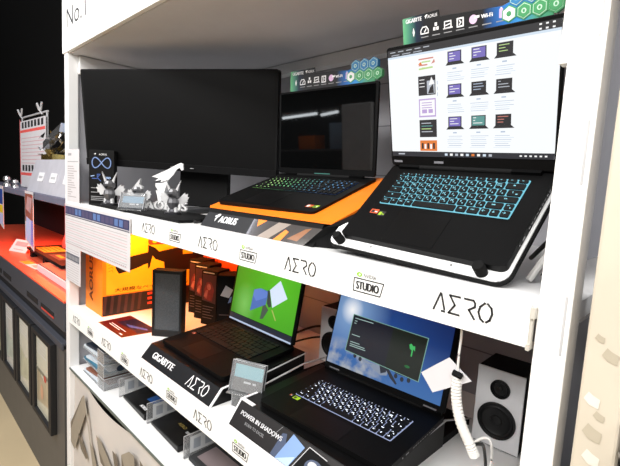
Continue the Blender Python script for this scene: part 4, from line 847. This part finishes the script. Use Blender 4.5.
for i, (x, h, lab) in enumerate(((-1.945, .05, 'flat black pack with a blue picture, beside the clear tray stack'), (-1.655, .05, 'flat black pack with gold lettering, second on the bottom shelf'), (-1.345, .05, 'flat grey-topped pack, third on the bottom shelf near the picture\'s lower edge'))):
    t = thing('flat_pack', lab, 'box', (x+.125, .22, .4572), 0, 'flat packs on the bottom shelf')
    b = on(t); b.add([(x, .085, .4572), (x+.25, .075, .4572), (x+.26, .36, .4572), (x+.01, .36, .4572), (x, .085, .472), (x+.25, .075, .485), (x+.26, .36, .505), (x+.01, .36, .50)], [(0, 3, 2, 1), (4, 5, 6, 7), (0, 1, 5, 4), (1, 2, 6, 5), (2, 3, 7, 6), (3, 0, 4, 7)], PKM if i < 2 else DGREY); b.build('carton', t, bevel=.004)
    b = on(t); F = frame((x, .085, .4726), (.25, -.01, .013), (.01, .275, .028))
    if i == 0: b.poly([(.13, .06), (.21, .065), (.21, .11), (.13, .105)], PKB, F, .0012); b.text('AORUS', .19, .022, .014, INKW, F, .0014, w_=.06, bold=.001); b.rect(.1, .13, .22, .134, INKG, F, .0012); b.rect(.03, .05, .07, .054, DGREY, F, .0012)
    elif i == 1: b.text('AERO', .14, .075, .014, mat('gold_print', rgb(170, 150, 80), .4), F, .0014, w_=.06); b.rect(.19, .06, .235, .072, INKG, F, .0014); b.poly([(.05, .11), (.09, .11), (.09, .13), (.05, .13)], PKB, F, .0012)
    else: b.poly([(.03, .02), (.22, .02), (.22, .1), (.03, .1)], mat('pack_grey', rgb(120, 108, 110), .4), F, .0012); b.poly([(.04, .15), (.22, .15), (.22, .19), (.04, .19)], mat('pack_olive', rgb(90, 110, 50), .4), F, .0012); b.rect(.06, .11, .2, .14, MATTE, F, .0014)
    b.build('print', t)
for i, x in enumerate((-1.965, -1.672, -1.363, -1.05)):
    t = thing('shelf_divider', ('clear divider panel between the tray stack and the first flat pack', 'clear divider panel between the first and second flat packs', 'clear divider panel between the second and third flat packs', 'clear divider panel right of the third flat pack')[i], 'divider', (x, .2, .4572), 0, 'clear divider panels')
    b = on(t); b.bx((x, .075, .4572), (x+.003, .36, .545), CLR); b.bx((x-.004, .075, .4572), (x+.007, .36, .460), CLR); b.tube([(x+.0015, .075, .46), (x+.0015, .075, .545), (x+.0015, .36, .545)], .0016, LGREY, 6); b.build('panel', t)
    b = on(t); F = frame((x+.0036, 0, 0), (0, 1, 0), (0, 0, 1)); b.rect(.10, .47, .32, .535, mat('divider_label', rgb(214, 217, 220), .5), F)
    for k in range(4): b.rect(.115+.05*k, .482, .145+.05*k, .522, mat('divider_mark', rgb(165, 172, 182), .5), F, .0004)
    b.build('label', t)

# ---------------------------------------------------------------- things on the left counter
wr = thing('wire_card', 'white hanging card with red stripes on a wire rack, behind the left counter', 'sign', (-3.8, .30, 1.335))
xa, xb = -4.93, -4.06
b = on(wr); b.bx((xa, .30, 1.34), (xb, .304, 1.945), PAPER); F = front(0, .2995, 0)
for z in (1.86, 1.47): b.rect(xa+.01, z-.02, xb-.01, z+.005, mat('stripe_red', rgb(235, 95, 90), .5), F); [b.rect(xa+.08+.11*k, z+.02, xa+.15+.11*k, z+.075, INK, F) for k in range(7)]
for k in range(8): b.rect(xa+.06, 1.56+.032*k, xb-.05, 1.566+.032*k, TXTR, F)
b.rect(xa, 1.36, xa+.02, 1.965, RIM, F, .0004); b.build('card', wr)
b = on(wr)
for x in (xa+.04, xb-.16): b.tube(bez([(x, .32, 1.97), (x-.05, .30, 2.02), (x+.0, .28, 2.05), (x+.02, .30, 2.0), (x+.06, .30, 2.06)], 6), .008, LGREY, 6)
b.tube([(xa, .32, 1.985), (xb, .32, 1.985)], .008, LGREY, 6); b.tube([(xa+.02, .32, 1.335), (xa+.02, .32, 1.985)], .008, LGREY, 6); b.tube([(xb-.02, .32, 1.335), (xb-.02, .32, 1.985)], .008, LGREY, 6); b.build('wire_frame', wr)
sb = thing('display_box', 'slanted silver display box with three white marks, on the left upper tier', 'box', (-3.5, .3, 1.335))
b = on(sb); b.xprism([(.17, 1.335), (.24, 1.59), (.5, 1.59), (.5, 1.335)], -4.10, -2.60, mat('box_silver', rgb(205, 204, 212), .35, metal=.1)); b.build('case', sb, bevel=.004)
b = on(sb); F = frame((-4.10, .168, 1.335), (1, 0, 0), (0, .07, .255))
for x in (.30, .62, .94):
    b = on(sb); b.prism(rrect(x-.07, .09, x+.08, .16, .01), 0, .002, INKW, F); b.rect(x-.045, .115, x+.055, .133, LGREY, F, .0026); b.build('logo_label', sb)
GOLD = mat('gold_metal', rgb(190, 160, 90), .25, metal=.9, noise=.25, scale=20); CHR = mat('chrome_metal', rgb(220, 220, 220), .15, metal=.9)
gd = thing('metal_figure', 'crumpled gold and silver metal figure on top of the silver display box', 'ornament', (-3.75, .3, 1.59))
random.seed(5); b = on(gd)
for k in range(16):
    c_ = Vector((-3.82+random.uniform(-.16, .2), .28+random.uniform(-.05, .05), 1.59+.03+abs(random.gauss(0, .07)))); m = CHR if k % 3 else GOLD
    vs = [c_+Vector((random.uniform(-.07, .07), random.uniform(-.04, .04), random.uniform(-.03, .05))) for _ in range(4)]; b.add(vs, [(0, 1, 2), (0, 2, 3), (0, 3, 1), (1, 3, 2)], m)
b.prism([(-3.98, .04), (-3.80, .09), (-3.55, .16), (-3.50, .22), (-3.72, .17), (-3.98, .10)], -.02, .02, CHR, front(0, .28, 1.63)); b.bx((-3.95, .24, 1.59), (-3.65, .34, 1.63), GOLD); b.build('figure', gd)
ac = thing('acrylic_panel', 'slanted dark acrylic panel with a pale blue print, beside the gold figure', 'sign', (-3.45, .36, 1.59))
b = on(ac); F = front(-.24, .36, .015); b.prism([(-3.40, 1.575), (-2.98, 1.575), (-2.93, 1.90), (-3.28, 1.74)], 0, .008, mat('acrylic_smoke', rgb(30, 32, 36), .1), F); b.line([(-2.98, 1.575), (-2.93, 1.90), (-3.28, 1.74)], .014, LGREY, F, .009); b.build('panel', ac)
b = on(ac); b.poly([(-3.33, 1.58), (-3.04, 1.58), (-3.0, 1.75), (-3.22, 1.70)], mat('print_sky', rgb(120, 170, 225), .4, noise=.25, scale=8), F, .009); b.poly([(-3.3, 1.6), (-3.1, 1.59), (-3.12, 1.68), (-3.25, 1.66)], PALEB, F, .0095); b.build('print', ac)
for x, k, lab in ((-4.98, .8, 'tiny silver figure at the left end of the counter\'s upper tier'), (-4.66, .6, 'tiny round silver figure beside the wire card on the upper tier')):
    b = MB(); b.lathe([(0, 0), (.05*k, 0), (.045*k, .03*k), (.02*k, .05*k), (.045*k, .08*k), (.04*k, .11*k), (0, .13*k)], CHR, 16, Matrix.Translation((x, .2, 1.32))); tag(b.build('small_figure', smooth=True), lab, 'ornament', 'tiny figures on the upper tier')
def hang(label, x0, x1, z0, z1, y, art):
    t = thing('hanging_card', label, 'sign', ((x0+x1)/2, y, z0), 0, 'picture cards hanging from the upper tier')
    b = on(t); b.add([(x0, y, z1), (x1, y, z1), (x1, y, z0-.03), (x0, y, z0+.03), (x0, y+.003, z1), (x1, y+.003, z1), (x1, y+.003, z0-.03), (x0, y+.003, z0+.03)], [(0, 3, 2, 1), (4, 5, 6, 7), (0, 1, 5, 4), (1, 2, 6, 5), (2, 3, 7, 6), (3, 0, 4, 7)], PAPER); b.build('card', t)
    b = on(t); art(b, front(0, y-.0012, 0)); b.build('print', t)
def art1(b, F):
    x0, x1, z0, z1 = -4.02, -3.77, .93, 1.33
    b.poly([(x0+.01, 1.10), (x1-.01, 1.09), (x1-.01, z1-.01), (x0+.01, z1-.01)], mat('print_russet', rgb(150, 84, 70), .5, noise=.4, scale=12), F); b.poly([(x0+.03, 1.2), (x1-.07, 1.17), (x1-.03, 1.29), (x0+.09, 1.30)], mat('print_dusty', rgb(190, 150, 150), .5, noise=.3, scale=20), F, .0004); b.poly([(x0+.01, z0+.04), (x1-.08, z0), (x1-.06, 1.12), (x0+.05, 1.14)], mat('print_ice', rgb(190, 198, 235), .5, noise=.08, scale=8), F, .0006); b.poly([(x1-.12, z0+.01), (x1-.01, z0-.01), (x1-.01, 1.12), (x1-.09, 1.12)], mat('print_violet', rgb(150, 140, 215), .5, noise=.1), F, .0005)
def art2(b, F):
    x0, x1 = -5.12, -4.84
    b.rect(x0+.01, 1.17, x1-.02, 1.31, mat('print_deep_blue', rgb(40, 70, 150), .5, noise=.2, scale=10), F); b.rect(x0+.01, 1.09, x1-.02, 1.16, mat('print_yellow', rgb(235, 205, 40), .5), F); b.rect(x0+.01, .98, x1-.02, 1.08, mat('print_ice', rgb(190, 198, 235), .5), F)
hang('tall picture card with russet top and pale blue lower half, hanging from the upper tier', -4.02, -3.77, .92, 1.34, .14, art1)
hang('blue and yellow picture card hanging at the left edge of the picture', -5.12, -4.84, .97, 1.34, .14, art2)
def plate(name, label, cat, Q, z, t_, m, draw=None, group=None):
    c_ = (sum(p[0] for p in Q)/4, sum(p[1] for p in Q)/4, z); t = thing(name, label, cat, c_, 0, group)
    b = on(t); b.prism(Q, z, z+t_, m); b.build('body', t, bevel=.002)
    if draw: b = on(t); draw(b, Matrix.Translation((0, 0, z+t_+.0008))); b.build('print', t)
YEL = mat('print_ochre', rgb(190, 160, 40), .5)
def d1(b, M):
    b.poly([(-3.98, .20), (-3.72, .20), (-3.70, .36), (-3.98, .36)], YEL, M)
    for k in range(4): b.rect(-3.96, .22+.035*k, -3.74-.03*(k % 2), .226+.035*k, MATTE, M, .001)
    b.poly([(-3.62, .2), (-3.35, .2), (-3.35, .36), (-3.6, .36)], DGREY, M); b.rect(-3.56, .23, -3.42, .26, YEL, M, .001)
cb = thing('circuit_board', 'dark circuit board with ochre lettering on short feet, on the red-lit counter', 'circuit board', (-3.6, .28, .81))
b = on(cb); b.bx((-4.08, .16, .862), (-3.15, .42, .884), MATTE); b.build('board', cb, bevel=.003)
b = on(cb); d1(b, Matrix.Translation((0, 0, .8848))); b.build('print', cb)
for x in (-4.0, -3.62, -3.25):
    for y in (.19, .39): b = on(cb); b.bx((x-.03, y-.02, .81), (x+.03, y+.02, .862), MATTE); b.build('foot', cb)
pb = thing('component_box', 'grey and white component box with a yellow mark on the red-lit counter', 'box', (-3.05, .25, .81))
b = on(pb); b.bx((-3.42, .09, .81), (-2.66, .36, .862), mat('box_grey', rgb(86, 86, 82), .5)); b.bx((-3.425, .082, .81), (-2.66, .092, .855), PAPER); b.build('carton', pb, bevel=.003)
b = on(pb); M = Matrix.Translation((0, 0, .863)); b.rect(-3.05, .2, -2.85, .3, YEL, M); b.rect(-3.3, .14, -3.1, .3, DGREY, M); b.build('print', pb)
def tent(label, x, y, m2, w_):
    t = thing('price_card', label, 'sign', (x, y, .81), 20, 'small price cards on the counter')
    b = MB(Matrix.Rotation(R(-35), 4, 'X')); b.bx((-w_/2, 0, 0), (w_/2, .004, .115), PAPER); b.build('card', t)
    b = MB(Matrix.Rotation(R(-35), 4, 'X')); F = front(0, -.001, 0); b.prism(rrect(-w_*.35, .055, w_*.35, .095, .01), 0, .0006, m2, F); b.rect(-w_*.3, .02, w_*.3, .026, INKG, F); b.build('print', t)
tent('white price card with a dark mark at the back left of the red-lit counter', -4.28, .13, INKG, .22)
plate('price_card', 'flat yellow and white price card before the circuit board', 'sign', [(-3.80, .05), (-3.45, .075), (-3.45, .15), (-3.80, .11)], .811, .004, PAPER, lambda b, M: (b.poly([(-3.80, .05), (-3.66, .06), (-3.66, .125), (-3.80, .11)], YEL, M), b.rect(-3.6, .085, -3.5, .125, INKG, M)), 'small price cards on the counter')
pk = thing('pink_figure', 'dusky pink rounded figure with a tall panel, in the shade behind the counter', 'ornament', (-3.5, .5, .81)); PKK = mat('dusky_pink', rgb(150, 92, 96), .6)
b = on(pk); b.lathe([(0, 0), (.11, 0), (.13, .10), (.10, .2), (0, .24)], PKK, 20, Matrix.Translation((-3.9, .50, .81))); b.build('body', pk, smooth=True)
b = on(pk); b.add([(-3.74, .52, .81), (-3.60, .52, .81), (-3.44, .56, 1.24), (-3.60, .56, 1.24), (-3.74, .54, .81), (-3.60, .54, .81), (-3.44, .58, 1.24), (-3.60, .58, 1.24)], [(0, 1, 2, 3), (4, 7, 6, 5), (0, 4, 5, 1), (1, 5, 6, 2), (2, 6, 7, 3), (3, 7, 4, 0)], PKK); b.build('panel', pk)

for o in sc.objects:      # the counter and all that stands or hangs on it sit a little lower
    if o.parent is None and o.get('label') and o.location.x < -2.55 and o.location.y > -1 and o.type == 'EMPTY': o.location.z -= .015

# ---------------------------------------------------------------- last pass: working units -> metres, floor at z = 0
bpy.context.view_layer.update()
done = set()
for o in list(sc.objects):
    if o.type in ('CAMERA', 'LIGHT'): continue
    if o.type == 'MESH' and o.data.name not in done:
        done.add(o.data.name); o.data.transform(Matrix.Scale(S, 4))
    o.location = Vector(o.location)*S
    if o.parent is None: o.location.z += LIFT*S
